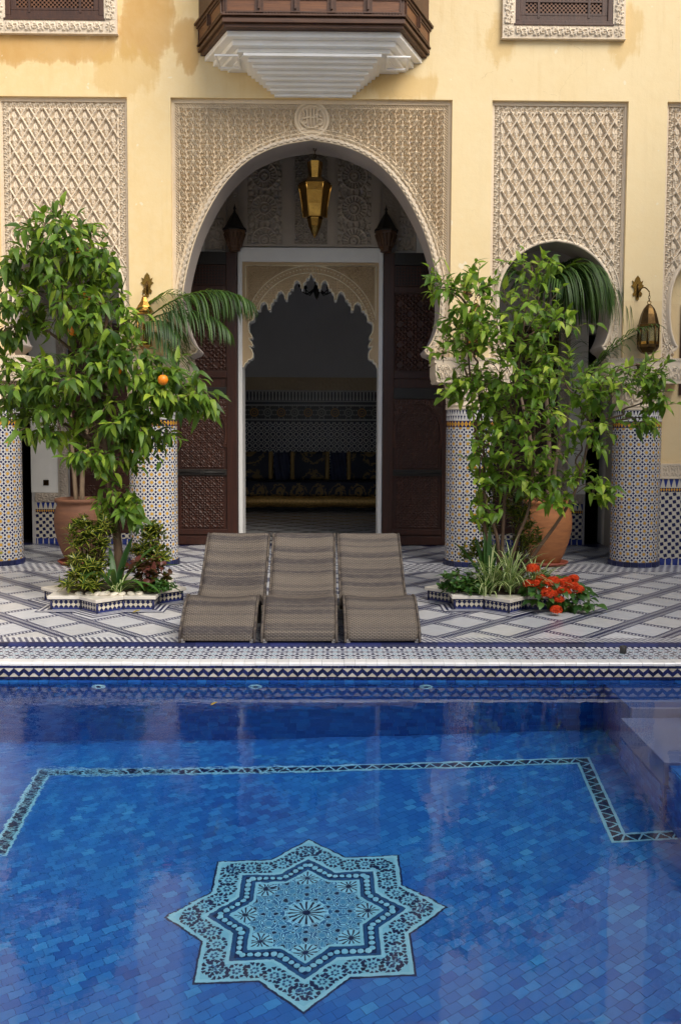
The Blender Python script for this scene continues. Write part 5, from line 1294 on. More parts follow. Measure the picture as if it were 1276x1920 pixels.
# ================================================================== PLANTERS, PLANTS, LOUNGERS
def star8(cx, cy, Rr, rot=0.0, inner=None):
    ri = inner or Rr*math.cos(R(45))/math.cos(R(22.5)); out = []
    for k in range(16):
        a = PI/2+rot+k*PI/8; r = Rr if k % 2 == 0 else ri; out.append((cx+r*math.cos(a), cy+r*math.sin(a)))
    return out
def m_starstripe(cx, cy):
    m, nt, b = new_mat('planter_floor_border'); (X, Y, Z), vec = xyz(nt)
    x, y = (X-cx).abs(), (Y-cy).abs(); r = x.mx(y).mn((x+y)*.7071)
    k = ((r/.05).frac() < .5); c = mix(nt, k, WHT, NAVY); setc(nt, b, c); b.inputs['Roughness'].default_value = .28; return m
def planter(cx, cy, label):
    t = thing('star_planter', label, 'planter', (cx, cy, 0), 'star-shaped tiled planters')
    R0 = .735
    b = MB(); b.prism(star8(cx, cy, R0+.13), 0.0045, 0.0075); b.build('floor_border', m_starstripe(cx, cy), t)
    P = star8(cx, cy, R0-.045); b = MB()
    for k in range(16):
        a, c = P[k], P[(k+1) % 16]; L = math.hypot(c[0]-a[0], c[1]-a[1]); 
        b.add([(a[0], a[1], .008), (c[0], c[1], .008), (c[0], c[1], .108), (a[0], a[1], .108)], [(0,1,2,3)], uvs=[(0, 0), (L, 0), (L, .1), (0, .1)])
    b.build('tiled_side', HARL, t)
    b = MB()
    for k in range(16):
        p = P[k]; d = Vector((p[0]-cx, p[1]-cy)).normalized()*.004
        b.lathe([(.011, .008), (.011, .108)], 6, (p[0]+d.x*0, p[1]+d.y*0, 0))
    b.build('corner_trim', EDGE_T, t)
    O = star8(cx, cy, R0); I = [(cx+.47*math.cos(PI/2+k*PI/8), cy+.47*math.sin(PI/2+k*PI/8)) for k in range(16)]
    for k in range(0, 16, 2):                                # eight marble pieces, mitred at the notches
        k0, k1, k2 = (k-1) % 16, k, (k+1) % 16
        g = lambda p, s=.9985: (cx+(p[0]-cx)*s, cy+(p[1]-cy)*s)
        poly = [O[k0], O[k1], O[k2], I[k2], I[k1], I[k0]]
        m = Vector((sum(p[0] for p in poly)/6, sum(p[1] for p in poly)/6)); poly = [(m.x+(p[0]-m.x)*.994, m.y+(p[1]-m.y)*.994) for p in poly]
        b = MB(); b.prism(poly, .109, .142); o = b.build('marble_slab', MARB_E, t); bevel(o, .004)
    b = MB(); n = 24; vs = [(cx, cy, .155)]
    for k in range(n): a = 2*PI*k/n; vs.append((cx+.472*math.cos(a), cy+.472*math.sin(a), .115+.015*random.random()))
    b.add(vs, [(0, 1+k, 1+(k+1) % n) for k in range(n)]); b.build('soil', SOIL, t)
    return t
PLX, PLY = -2.165, 9.40; PRX, PRY = 1.72, 9.45
planter(PLX, PLY, 'star-shaped marble and tile planter around the orange tree trunk')
planter(PRX, PRY, 'star-shaped marble and tile planter holding the lemon tree and red flowers')

# ------------------------------------------------------------------ leaves
def leaf_shape(L, W, droop=.25, fold=.22, n=5, ovate=.42):
    """leaf along +X, up +Z; returns verts, faces, uvs"""
    vs, uv = [], []
    for i in range(n+1):
        t = i/n; wd = W*(math.sin(PI*t**(.72 if ovate < .5 else 1.0)))**.9 if 0 < t < 1 else 0.0
        z = -droop*L*t*t + .04*L*math.sin(PI*t); x = L*t*(1-.18*droop*t)
        for s in (-1, 0, 1): vs.append((x, s*wd/2, z+abs(s)*fold*wd*.5)); uv.append((.5+s*.5, t))
    fs = []
    for i in range(n):
        for s in (0, 1):
            a = i*3+s
            fs.append((a, a+3, a+4, a+1))
    return np.array(vs), fs, uv
class Leaves:
    """a set of leaf placements; nearest become objects, the rest one mesh"""
    def __init__(s): s.it = []
    def add(s, pos, dirv, up, sc, kind=0): s.it.append((Vector(pos), Vector(dirv), Vector(up), sc, kind))
    @staticmethod
    def mat(d, up):
        x = d.normalized(); y = up.cross(x)
        y = y.normalized() if y.length > 1e-4 else x.orthogonal().normalized(); z = x.cross(y); return Matrix((x, y, z)).transposed()
    def build(s, parent, shapes, mat, name='leaf', mass='foliage', nobj=300, key=None):
        shp = [sh if isinstance(sh, tuple) else sh for sh in shapes]
        order = sorted(range(len(s.it)), key=key or (lambda i: s.it[i][0].y - s.it[i][3]*.3))
        mes = []
        for vs, fs, uv in shp:
            b = MB(); b.add(vs, fs, True, uv); mes.append(b.mesh(name, mat))
        for i in order[:nobj]:
            p, d, up, sc_, k = s.it[i]; obj_at(name, mes[k], parent, p, Leaves.mat(d, up), (sc_,)*3)
        rest = order[nobj:]
        if rest:
            b = MB()
            for i in rest:
                p, d, up, sc_, k = s.it[i]; M_ = np.array(Leaves.mat(d, up))*sc_; vs, fs, uv = shp[k]
                b.add((vs @ M_.T + np.array(p)).tolist(), fs, True, uv)
            o = b.build(mass, mat, parent, fixn=False); tag(o, kind='stuff')
def rnd_unit():
    v = Vector((random.gauss(0, 1), random.gauss(0, 1), random.gauss(0, 1))); return v.normalized()
def sprig(LV, twigs, base, d, length, nleaf, lsize, droop, nk, flare=0.9, hang=.30):
    """a short drooping twig carrying alternate leaves"""
    pts = [Vector(base)]; dd = Vector(d).normalized()
    for k in range(5):
        dd = (dd + Vector((0, 0, -droop*.22)) + rnd_unit()*.08).normalized(); pts.append(pts[-1] + dd*length/5)
    twigs.append((pts, .0045))
    a = random.random()*6
    for k in range(nleaf):
        t = .15+.85*(k+.5)/nleaf; i = min(4, int(t*5)); p = pts[i].lerp(pts[i+1], t*5-i); ax = (pts[i+1]-pts[i]).normalized()
        a += 2.4; side = ax.orthogonal().normalized(); side.rotate(Matrix.Rotation(a, 3, ax))
        fl_ = flare*(1-.45*t); dv = (ax*(1-fl_*.4) + side*fl_ + Vector((0, 0, -hang*(.5+random.random()*.8)))).normalized()
        up = (Vector((0, -.35, 1)) + rnd_unit()*.45)
        LV.add(p, dv, up, lsize*random.choice((.55, .75, .9, 1.0, 1.1, 1.22))*random.uniform(.9, 1.1)*(1-.2*(t > .9)), random.randrange(nk))
def limb(b, a, c, r0, r1, sag=.0, wob=.03, n=8):
    a, c = Vector(a), Vector(c); pts = []
    for k in range(n+1):
        t = k/n; pts.append(a.lerp(c, t) + Vector((random.gauss(0, wob), random.gauss(0, wob), sag*math.sin(PI*t)))*(0 if k in (0, n) else 1))
    b.tube([tuple(p) for p in catmull(pts, 2)], list(np.linspace(r0, r1, 2*n+1)), 8); return pts
ORL = [leaf_shape(1, w_, d, f) for w_, d, f in ((.36, .15, .2), (.40, .35, .32), (.34, .75, .15), (.44, .28, .5), (.30, -.15, .3), (.38, 1.0, .4))]
# ------------------------------------------------------------------ orange tree
random.seed(11)
ot = thing('orange_tree', 'bushy dark green orange tree with a few oranges in the left planter', 'tree', (-2.12, 9.38, .15))
tb = MB(); trunk = [(-2.10, 9.38, .12), (-2.11, 9.38, .5), (-2.15, 9.37, .95), (-2.19, 9.36, 1.35), (-2.25, 9.35, 1.75), (-2.36, 9.36, 2.2), (-2.42, 9.36, 2.7)]
tb.tube([tuple(p) for p in catmull(trunk, 4)], list(np.linspace(.048, .026, 25)), 12)
blobs = [(-2.62, 3.56, .38, .40, 1.0), (-2.30, 3.40, .25, .26, .5), (-2.93, 3.38, .28, .30, .5), (-3.12, 2.95, .30, .42, .7), (-2.55, 2.95, .45, .33, .75), (-2.15, 2.82, .32, .38, .7), (-2.05, 2.45, .42, .28, .8),
         (-1.62, 2.18, .36, .24, .8), (-1.32, 2.12, .20, .22, .4), (-3.05, 2.22, .36, .34, .8), (-2.50, 2.25, .50, .36, 1.0), (-2.75, 1.85, .42, .22, .7), (-2.05, 1.86, .38, .26, .8), (-1.78, 1.72, .30, .24, .6), (-2.22, 1.52, .38, .20, .6), (-2.12, 1.12, .17, .22, .35), (-2.00, .97, .14, .16, .2)]
for bx_, bz, rx, rz, w_ in blobs:
    if bz > 1.3: limb(tb, (-2.25+.1*random.random(), 9.36, min(max(1.45, bz-.8), 2.5)), (bx_, 9.38, bz), .022, .008, .05)
tb.build('trunk', BARK, ot)
LV = Leaves(); tw = []
for bx_, bz, rx, rz, w_ in blobs:
    for k in range(int(60*w_)):
        u = rnd_unit()*(.45+.55*random.random()**.5)
        if u.y > .55 and random.random() < .5: u.y = -u.y
        p = Vector((bx_+u.x*rx*.85, 9.30+u.y*min(.55, rx*1.25), bz+u.z*rz*.85))
        out = Vector((u.x*rx, u.y*.5-.25, u.z*rz*.8+.05)); out = out.normalized()+rnd_unit()*.35
        sprig(LV, tw, p-out.normalized()*.12, out, random.uniform(.12, .30), random.choice((3, 5, 6, 8)), .150, random.uniform(.1, .9), 6)
b = MB()
for pts, r in tw: b.tube(pts, [r]*5+[.002], 4)
o = b.build('twigs', BARK, ot, fixn=False); tag(o, kind='stuff')
LV.build(ot, ORL, L_ORANGE)
b = MB(); b.lathe([(0, -.05), (.022, -.047), (.041, -.03), (.051, 0), (.042, .03), (.02, .046), (.006, .044), (0, .041)], 16); om = b.mesh('orange', ORANGE)
b = MB(); b.lathe([(.011, .043), (.009, .049), (.004, .052), (.003, .075), (0, .076)], 7); sm_ = b.mesh('stalk', BARK)
for x, y, z in ((-2.40, 9.10, 3.42), (-1.545, 8.80, 2.20), (-2.47, 9.16, 2.69), (-2.0, 9.0, 2.42), (-2.02, 9.02, 2.30), (-2.35, 9.22, 3.02)):
    o = obj_at('orange', om, ot, (x, y, z), Matrix.Rotation(random.random()*6, 3, 'Z'), (random.uniform(.9, 1.08),)*3); obj_at('stalk', sm_, o, (x, y, z))

# ------------------------------------------------------------------ lemon tree (several stems, looser crown)
random.seed(5)
lt = thing('lemon_tree', 'loose light green multi-stemmed lemon tree in the right planter', 'tree', (1.80, 9.45, .15))
LML = [leaf_shape(1, w_, d, f) for w_, d, f in ((.44, .2, .2), (.50, .4, .3), (.40, .75, .15), (.48, .1, .42), (.42, -.2, .3), (.38, .95, .4))]
tb = MB()
stems = [[(1.74, 9.45, .12), (1.73, 9.44, .6), (1.62, 9.42, .95), (1.52, 9.40, 1.4), (1.42, 9.38, 2.2), (1.36, 9.38, 3.0)],
         [(1.76, 9.46, .12), (1.78, 9.45, .65), (1.80, 9.43, 1.2), (1.86, 9.40, 1.8), (1.92, 9.38, 2.6), (2.02, 9.38, 3.35)],
         [(1.82, 9.40, .12), (1.90, 9.38, .6), (2.02, 9.36, .95), (2.06, 9.34, 1.5), (2.05, 9.33, 2.1)],
         [(1.90, 9.42, .12), (2.10, 9.38, .5), (2.33, 9.34, .85), (2.50, 9.32, 1.2), (2.62, 9.32, 1.75), (2.75, 9.32, 2.25), (3.05, 9.3, 2.4)],
         [(1.70, 9.48, .12), (1.60, 9.50, .8), (1.58, 9.50, 1.6), (1.50, 9.48, 2.3)]]
for s_ in stems: tb.tube([tuple(p) for p in catmull(s_, 4)], list(np.linspace(.021, .007, 4*(len(s_)-1)+1)), 9)
blobs = [(1.40, 3.10, .24, .34, .8), (1.10, 3.18, .16, .14, .25), (1.42, 2.72, .24, .24, .55), (1.20, 2.62, .14, .22, .3), (2.03, 3.40, .24, .15, .35), (1.95, 3.02, .34, .26, .55), (1.80, 2.72, .38, .20, .5), (2.30, 2.85, .25, .14, .25),
         (1.85, 2.35, .60, .28, 1.35), (1.42, 2.12, .28, .22, .6), (2.35, 2.28, .45, .26, .8), (2.70, 2.10, .28, .24, .55), (3.12, 2.30, .22, .24, .6), (3.28, 2.08, .18, .14, .3), (3.15, 1.88, .22, .13, .25),
         (1.95, 1.95, .50, .26, 1.2), (1.60, 1.62, .24, .26, .5), (2.05, 1.58, .42, .22, .6), (2.55, 1.70, .28, .22, .4), (2.40, 1.25, .24, .14, .35), (2.72, 1.16, .16, .09, .2), (2.25, 1.02, .16, .08, .15), (1.62, 1.25, .18, .16, .3), (1.85, 1.35, .26, .20, .4), (2.10, 1.22, .22, .16, .35), (1.55, .95, .16, .16, .2)]
for bx_, bz, rx, rz, w_ in blobs:
    best = min(((Vector(p)-Vector((bx_, 9.38, bz-.35))).length, p) for s_ in stems for p in s_[1:])[1]
    if bz > 1.5: limb(tb, best, (bx_, 9.38, bz), .012, .005, .03)
tb.build('trunk', BARK, lt)
LV = Leaves(); tw = []
for bx_, bz, rx, rz, w_ in blobs:
    for k in range(int(54*w_)):
        u = rnd_unit()*(.35+.65*random.random()**.5)
        p = Vector((bx_+u.x*rx*.9, 9.34+u.y*min(.5, rx*1.2), bz+u.z*rz*.9))
        out = Vector((u.x*rx, u.y*.5-.25, u.z*rz+.22)).normalized()+rnd_unit()*.4
        sprig(LV, tw, p-out.normalized()*.12, out, random.uniform(.12, .32), random.choice((3, 4, 5, 7)), .118, random.uniform(.1, .7), 6, hang=.16)
b = MB()
for pts, r in tw: b.tube(pts, [r*.9]*5+[.002], 4)
o = b.build('twigs', BARK2, lt, fixn=False); tag(o, kind='stuff')
LV.build(lt, LML, L_LEMON)

# ------------------------------------------------------------------ strap leaves, spider plants
def blade(b, base, d, L, W, arch, n=9, fold=.35, twist=0.0):
    """ribbon leaf: starts up along d, bends over"""
    p = Vector(base); dd = Vector(d).normalized(); hz = Vector((dd.x, dd.y, 0)); hz = hz.normalized() if hz.length > .01 else Vector((1, 0, 0))
    rows, uvs = [], []
    for i in range(n+1):
        t = i/n; wd = W*min(1, .55+1.2*t)*(1-t**4)**.8; side = dd.cross(Vector((0, 0, 1))); side = side.normalized() if side.length > .02 else hz.cross(Vector((0, 0, 1)))
        up = side.cross(dd)
        rows.append([p+side*(-wd/2)+up*fold*wd*.4, p, p+side*wd/2+up*fold*wd*.4]); uvs += [(0, t), (.5, t), (1, t)]
        dd = (dd+Vector((0, 0, -arch*(t+.25)/n*2.2))).normalized(); p = p+dd*L/n
    b.grid([[tuple(q) for q in r] for r in rows], True, uvs)
def strap_plant(name, label, cx, cy, leaves, mat, cat='plant', group=None):
    t = thing(name, label, cat, (cx, cy, .15), group)
    for (az, el, L, W, arch) in leaves:
        b = MB(); d = (math.cos(R(az))*math.cos(R(el)), math.sin(R(az))*math.cos(R(el)), math.sin(R(el)))
        blade(b, (cx+d[0]*.02, cy+d[1]*.02, .14), d, L, W, arch); b.build('leaf', mat, t, fixn=False)
    return t
strap_plant('strap_leaf_plant', 'broad strap-leaved plant in front of the orange tree trunk', -2.07, 9.05, [(70, 66, .62, .075, .42), (40, 56, .70, .07, .55), (22, 42, .75, .075, .70), (115, 70, .5, .065, .6), (8, 26, .70, .07, .8), (150, 55, .55, .06, .9), (275, 66, .60, .058, 1.5), (248, 60, .66, .045, 1.45), (185, 40, .45, .05, 1.0), (320, 50, .50, .06, 1.2), (0, 60, .6, .065, .75), (55, 72, .58, .065, .38), (205, 62, .45, .05, 1.3), (340, 40, .55, .06, 1.1)], L_STRAP)
strap_plant('strap_leaf_plant', 'broad strap-leaved plant at the left of the right planter', 1.62, 9.30, [(150, 60, .62, .07, .45), (172, 35, .58, .075, .65), (120, 70, .58, .07, .25), (100, 76, .6, .06, .2), (185, 18, .55, .07, .7), (60, 68, .6, .06, .3), (30, 62, .55, .06, .4), (200, 40, .45, .06, .8), (80, 80, .66, .06, .15)], L_STRAP)
def spider(label, cx, cy, n, L, group='spider plants in the star planters'):
    t = thing('spider_plant', label, 'plant', (cx, cy, .15), group)
    for k in range(n):
        az = 360*k/n*2.4+random.uniform(-15, 15); el = random.uniform(45, 82); d = (math.cos(R(az))*math.cos(R(el)), math.sin(R(az))*math.cos(R(el)), math.sin(R(el)))
        b = MB(); blade(b, (cx+random.gauss(0, .02), cy+random.gauss(0, .02), .145), d, L*random.uniform(.7, 1.15), .020, random.uniform(.7, 1.6), 8, .5); b.build('blade', L_SPID, t, fixn=False)
random.seed(3)
spider('variegated spider plant arching over the middle of the right planter', 1.80, 9.12, 70, .55)
spider('variegated spider plant left of the red flowers, low over the rim', 2.00, 8.98, 46, .40)
spider('small spider plantlet hanging over the front rim of the right planter', 1.52, 8.93, 16, .30)
spider('variegated spider plant at the left of the right planter', 1.60, 9.10, 40, .46)
spider('thin spider plant beside the white pebbles of the left planter', -2.02, 8.98, 16, .24)
# ------------------------------------------------------------------ shrubs
CRL = [leaf_shape(1, .26, .2, .15, 4), leaf_shape(1, .30, .45, .15, 4)]
def shrub(name, label, cx, cy, blobs, n, size, mat, shapes, nobj=120, cat='shrub', group=None, whorl=7):
    t = thing(name, label, cat, (cx, cy, .15), group); LV = Leaves(); b = MB()
    W_ = sum(q[5] for q in blobs)
    for bx_, by_, bz, rx, rz, w_ in blobs:
        for k in range(max(1, int(n*w_/W_))):
            u = rnd_unit()*(.3+.7*random.random()**.6); p = Vector((bx_+u.x*rx, by_+u.y*rx, max(.17, bz+u.z*rz)))
            ax = (Vector((u.x*.6, u.y*.6, .8))+rnd_unit()*.25).normalized()
            if random.random() < .4: b.tube([(cx+(bx_-cx)*.4, cy+(by_-cy)*.4, .14), tuple(Vector((cx, cy, .14)).lerp(p, .6)+Vector((0, 0, .02))), tuple(p)], [.006, .005, .003], 4)
            a = random.random()*6
            for j in range(whorl):
                a += 2.4; side = ax.orthogonal().normalized(); side.rotate(Matrix.Rotation(a, 3, ax)); tt = j/whorl
                LV.add(p+ax*size*.35*tt, side*(1-.5*tt)+ax*(.35+.7*tt), ax+rnd_unit()*.2, size*random.uniform(.7, 1.15), random.randrange(len(shapes)))
    b.build('stems', BARK, t, fixn=False); LV.build(t, shapes, mat, nobj=nobj)
    return t
random.seed(21)
shrub('croton_shrub', 'tall yellow-flecked croton at the left of the left planter', -2.33, 9.20, [(-2.43, 9.18, .68, .13, .18, 1), (-2.22, 9.18, .68, .09, .2, .7), (-2.36, 9.12, .38, .20, .16, 1.5), (-2.40, 9.10, .22, .22, .08, .8)], 230, .095, L_CROT, CRL, 150, group='yellow-flecked crotons')
shrub('croton_shrub', 'yellow-flecked croton in front of the left tiled column', -1.80, 9.48, [(-1.78, 9.5, .62, .10, .14, 1), (-1.88, 9.5, .48, .12, .10, .7), (-1.74, 9.45, .42, .12, .12, .8)], 95, .10, L_CROT, CRL, 100, group='yellow-flecked crotons')
shrub('croton_shrub', 'tall thin yellow-flecked croton in front of the right tiled column', 1.66, 9.66, [(1.64, 9.66, 1.06, .07, .18, .7), (1.66, 9.66, .75, .09, .20, .9), (1.50, 9.6, .46, .12, .10, .5), (1.64, 9.6, .45, .12, .12, .6)], 100, .09, L_CROT, CRL, 110, group='yellow-flecked crotons')
shrub('croton_shrub', 'thin yellow-flecked croton between the lemon tree stems', 1.98, 9.70, [(1.98, 9.7, .90, .12, .2, 1), (2.08, 9.7, .62, .14, .2, .8)], 80, .10, L_CROT, CRL, 80, group='yellow-flecked crotons')
GRL = [leaf_shape(1, .62, .3, .2, 4), leaf_shape(1, .7, .5, .1, 4)]
shrub('red_leaved_plant', 'dark red-leaved plant beside the left planter column side', -1.80, 9.22, [(-1.80, 9.22, .38, .18, .12, 1), (-1.72, 9.15, .25, .18, .08, .7)], 40, .085, L_RED, GRL, 60, 'plant', whorl=5)
shrub('ground_cover_plant', 'low green plant at the right end of the left planter', -1.70, 9.08, [(-1.72, 9.05, .20, .16, .07, 1), (-1.62, 9.12, .18, .12, .05, .6)], 60, .05, L_GROUND, GRL, 80, 'plant', 'low green cover plants', whorl=6)
shrub('ground_cover_plant', 'dark green cover plant spilling at the left of the right planter', 1.35, 9.14, [(1.30, 9.16, .24, .18, .11, 1), (1.45, 9.06, .20, .18, .08, 1), (1.22, 9.2, .18, .12, .05, .5)], 120, .055, L_GROUND, GRL, 120, 'plant', 'low green cover plants', whorl=6)
shrub('ground_cover_plant', 'sprig of green leaves at the left edge of the photo', -3.98, 10.55, [(-4.05, 10.5, .38, .22, .16, 1), (-3.85, 10.5, .30, .15, .08, .5)], 38, .085, L_LEMON, CRL, 60, 'plant', whorl=6)
# red flowers
fp = thing('red_flowering_plant', 'bright red flowering plant spilling over the right planter', 'flowers', (2.15, 9.05, .15))
LV = Leaves()
for bx_, by_, bz, rx, rz, n in ((2.18, 8.95, .20, .26, .13, 90), (2.36, 8.96, .14, .20, .12, 80), (2.05, 8.88, .16, .14, .09, 30), (2.46, 8.92, .06, .16, .06, 24)):
    for k in range(n):
        u = rnd_unit(); p = Vector((bx_+u.x*rx, by_+u.y*.16, max(.02, bz+u.z*rz))); LV.add(p, Vector((u.x, u.y-.4, random.uniform(-.35, .3))), Vector((0, -.3, 1))+rnd_unit()*.3, random.uniform(.07, .12), random.randrange(2))
LV.build(fp, [leaf_shape(1, .62, .3, .15, 5), leaf_shape(1, .55, .5, .2, 5)], L_GROUND, nobj=130)
b = MB()
for k in range(5):
    a = 2*PI*k/5; r = .015; q = [(0, 0, .001), (r*.75*math.cos(a-.42), r*.75*math.sin(a-.42), .005), (r*1.15*math.cos(a), r*1.15*math.sin(a), .003), (r*.75*math.cos(a+.42), r*.75*math.sin(a+.42), .005)]; b.add(q, [(0, 1, 2, 3)])
flv, flf = np.array(b.v), b.f
random.seed(8)
for x, z, r, y in ((1.985, .40, .065, 8.95), (1.935, .265, .055, 8.88), (1.99, .27, .05, 8.86), (2.055, .315, .05, 8.90), (2.165, .285, .075, 8.86), (2.10, .19, .08, 8.76), (2.255, .275, .055, 8.86), (2.33, .245, .06, 8.84), (2.37, .315, .05, 8.90), (2.40, .215, .055, 8.84), (2.145, .055, .055, 8.66), (2.28, .20, .045, 8.82), (2.04, .22, .045, 8.82), (2.22, .215, .05, 8.80), (2.30, .30, .04, 8.88), (2.10, .28, .045, 8.84), (2.19, .14, .045, 8.74), (2.36, .26, .04, 8.84)):
    b = MB()
    r *= 1.02
    for k in range(int(190*r/.06)):
        u = rnd_unit()
        if u.z < -.35: u.z = -u.z
        p = Vector((x, y, z))+Vector((u.x*r, u.y*r*.8, u.z*r*.72))*random.uniform(.72, 1.0); M_ = np.array((u+rnd_unit()*.5).normalized().to_track_quat('Z', 'Y').to_matrix())*random.uniform(.8, 1.15)
        b.add((flv @ M_.T+np.array(p)).tolist(), flf)
    o = b.build('flower_head', PETAL, fp, fixn=False)
    s = MB(); s.tube([(2.12+(x-2.12)*.5, 9.0, .16), (x, y+.03, z-r*.5)], [.006, .004], 5); s.build('stalk', L_GROUND, o, fixn=False)
# pebbles
b = MB(); b.lathe([(0, -.5), (.55, -.42), (.9, -.15), (1, .05), (.82, .33), (.45, .48), (0, .52)], 14); pm = b.mesh('pebble', STONE); random.seed(4)
PEB = ['leftmost white pebble on the rim of the left planter', 'second white pebble from the left on the left planter rim', 'third white pebble from the left on the left planter rim', 'largest white pebble, mid rim of the left planter beside the long hanging leaf', 'white pebble just right of the largest one on the left planter', 'third white pebble from the right on the left planter rim', 'second white pebble from the right on the left planter rim', 'rightmost white pebble on the rim of the left planter']
for x, y, s in ((-2.40, 8.965, .038), (-2.30, 8.955, .036), (-2.22, 8.95, .045), (-2.15, 8.94, .060), (-2.06, 8.94, .045), (-1.985, 8.95, .04), (-1.90, 8.97, .042), (-1.83, 8.985, .045)):
    o = bpy.data.objects.new('pebble', pm); C.objects.link(o); o.location = (x, y, .150); o.scale = (s*1.25, s, s*.85); o.rotation_euler = (random.uniform(-.2, .2), random.uniform(-.2, .2), random.random()*6)
    tag(o, PEB.pop(0), 'pebble', 'white pebbles on the left planter')
# ------------------------------------------------------------------ terracotta pots and palms
TERRA_SHADED = simple('shaded_terracotta', (0.19, 0.080, 0.040), 0.75, 0.1, 5, col2=(0.12, 0.052, 0.030), bmp=0.15, bscale=25, sc3=(1, 1, 5))  # left pot's shade put into the colour as a darker, browner clay
def pot(x, y, label, s=1.0):
    t = thing('terracotta_pot', label, 'pot', (x, y, 0), 'tall terracotta pots')
    b = MB(); b.lathe([(.0, .004), (.25, .004), (.285, .035), (.285, .05), (.265, .05), (.24, .025), (0, .022)], 40, (x, y, 0)); b.build('saucer', TERRA2, t)
    b = MB(); pr = [(0, .026), (.17, .026), (.185, .05), (.235, .16), (.285, .30), (.318, .45), (.325, .56), (.318, .66), (.295, .735), (.282, .765), (.285, .785), (.305, .80), (.315, .815), (.312, .838), (.30, .848), (.282, .842), (.270, .80), (.262, .70), (0, .70)]
    b.lathe(pr, 44, (x, y, 0)); b.build('body', TERRA if x > 0 else TERRA_SHADED, t)
    b = MB(); b.lathe([(0, .765), (.14, .77), (.272, .755)], 24, (x, y, 0)); b.build('soil', STONE if x < 0 else SOIL, t)
    return t
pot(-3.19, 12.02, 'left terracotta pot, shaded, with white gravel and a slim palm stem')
pot(2.83, 12.02, 'right terracotta pot, sunlit, behind the lemon tree')
def frond(t, base, az, el, L, arch, nl, ll, mat=None, rach=.010, hang=.9, name='frond'):
    p = Vector(base); d = Vector((math.cos(R(az))*math.cos(R(el)), math.sin(R(az))*math.cos(R(el)), math.sin(R(el)))); pts = [p.copy()]; ds = [d.copy()]; n = 16
    for i in range(n):
        d = (d+Vector((0, 0, -arch*(.3+i/n)/n*2))).normalized(); p = p+d*L/n; pts.append(p.copy()); ds.append(d.copy())
    b = MB(); b.tube([tuple(q) for q in pts], list(np.linspace(rach, .002, n+1)), 5)
    for k in range(nl):
        tt = .18+.82*k/nl; i = min(n-1, int(tt*n)); q = pts[i].lerp(pts[i+1], tt*n-i); dd = ds[i]; side = dd.cross(Vector((0, 0, 1))).normalized()
        l_ = ll*(.55+.9*math.sin(PI*min(1, tt*.9+.08)))*random.uniform(.85, 1.1)
        for s in (-1, 1):
            v = (dd*.75+side*s*(.85+random.gauss(0, .1))+Vector((0, 0, .10+random.gauss(0, .08)))).normalized(); blade(b, q, v, l_, .020, hang*random.uniform(.8, 1.2), 7, .3)
    b.build(name, mat or L_PALM, t, fixn=False)
def palm(label, stems, fronds):
    t = thing('potted_palm', label, 'palm', stems[0][0], 'slim palms in the terracotta pots'); b = MB()
    for s_ in stems: b.tube([tuple(p) for p in catmull(s_, 4)], list(np.linspace(.032, .020, 4*(len(s_)-1)+1)), 9)
    b.build('stem', BARK2, t)
    for f in fronds: frond(t, *f)
random.seed(14)
palm('slim palm in the left pot, its fronds arching past the left door leaf', [[(-3.16, 12.0, .76), (-3.13, 11.98, 1.3), (-3.02, 11.95, 2.0), (-2.75, 11.85, 2.6), (-2.45, 11.75, 2.95)], [(-3.24, 12.05, .76), (-3.28, 12.05, 1.4), (-3.3, 12.0, 2.2)]],
     [((-2.30, 11.55, 3.02), -3, 40, 1.48, .85, 60, .44, None, .010, 2.6), ((-2.36, 11.58, 2.98), -12, 30, 1.30, .95, 36, .40, None, .010, 2.2), ((-2.36, 11.55, 2.95), -24, 30, .75, 1.2, 30, .34, None, .010, 2.0), ((-2.45, 11.7, 2.95), 8, 62, 1.0, 1.3, 28, .34), ((-2.45, 11.7, 2.95), 170, 50, 1.1, 1.1, 26, .34), ((-3.3, 12.0, 2.2), 120, 60, 1.0, 1.0, 22, .3), ((-2.4, 11.65, 2.9), -30, 12, .9, 1.2, 26, .32), ((-2.45, 11.7, 2.95), 220, 40, .9, 1.2, 22, .3)])
palm('slim palm in the right pot, long drooping fronds filling the right arch', [[(2.83, 12.02, .76), (2.85, 12.02, 1.4), (2.80, 12.05, 2.2), (2.72, 12.1, 3.0), (2.70, 12.12, 3.5)], [(2.90, 12.06, .76), (2.98, 12.1, 1.5), (3.15, 12.05, 2.2)], [(2.76, 12.0, .76), (2.62, 11.98, 1.5), (2.45, 11.95, 2.2)]],
     [((2.70, 12.12, 3.48), 5, 50, 1.15, 1.4, 60, .85, None, .010, 2.8), ((2.70, 12.12, 3.48), -15, 58, 1.0, 1.5, 50, .80, None, .010, 2.8), ((2.70, 12.12, 3.45), 20, 64, 1.1, 1.4, 50, .80, None, .010, 2.8), ((2.70, 12.12, 3.45), 175, 60, .8, 1.4, 26, .45, None, .01, 1.5), ((2.70, 12.10, 3.4), -60, 60, .6, 1.5, 20, .4, None, .01, 1.5),
      ((2.45, 11.95, 2.2), 80, 84, 1.1, .3, 18, .30), ((2.45, 11.95, 2.2), 150, 70, .9, .8, 18, .30), ((2.60, 12.0, 2.3), 30, 80, 1.0, .4, 18, .32), ((3.15, 12.05, 2.2), -20, 55, 1.2, .5, 20, .34), ((3.15, 12.0, 2.2), -35, 58, 1.35, .7, 22, .32), ((3.15, 12.05, 2.25), 100, 75, .9, .6, 16, .3), ((3.1, 11.9, 2.1), -40, 40, 1.0, .8, 18, .3)])

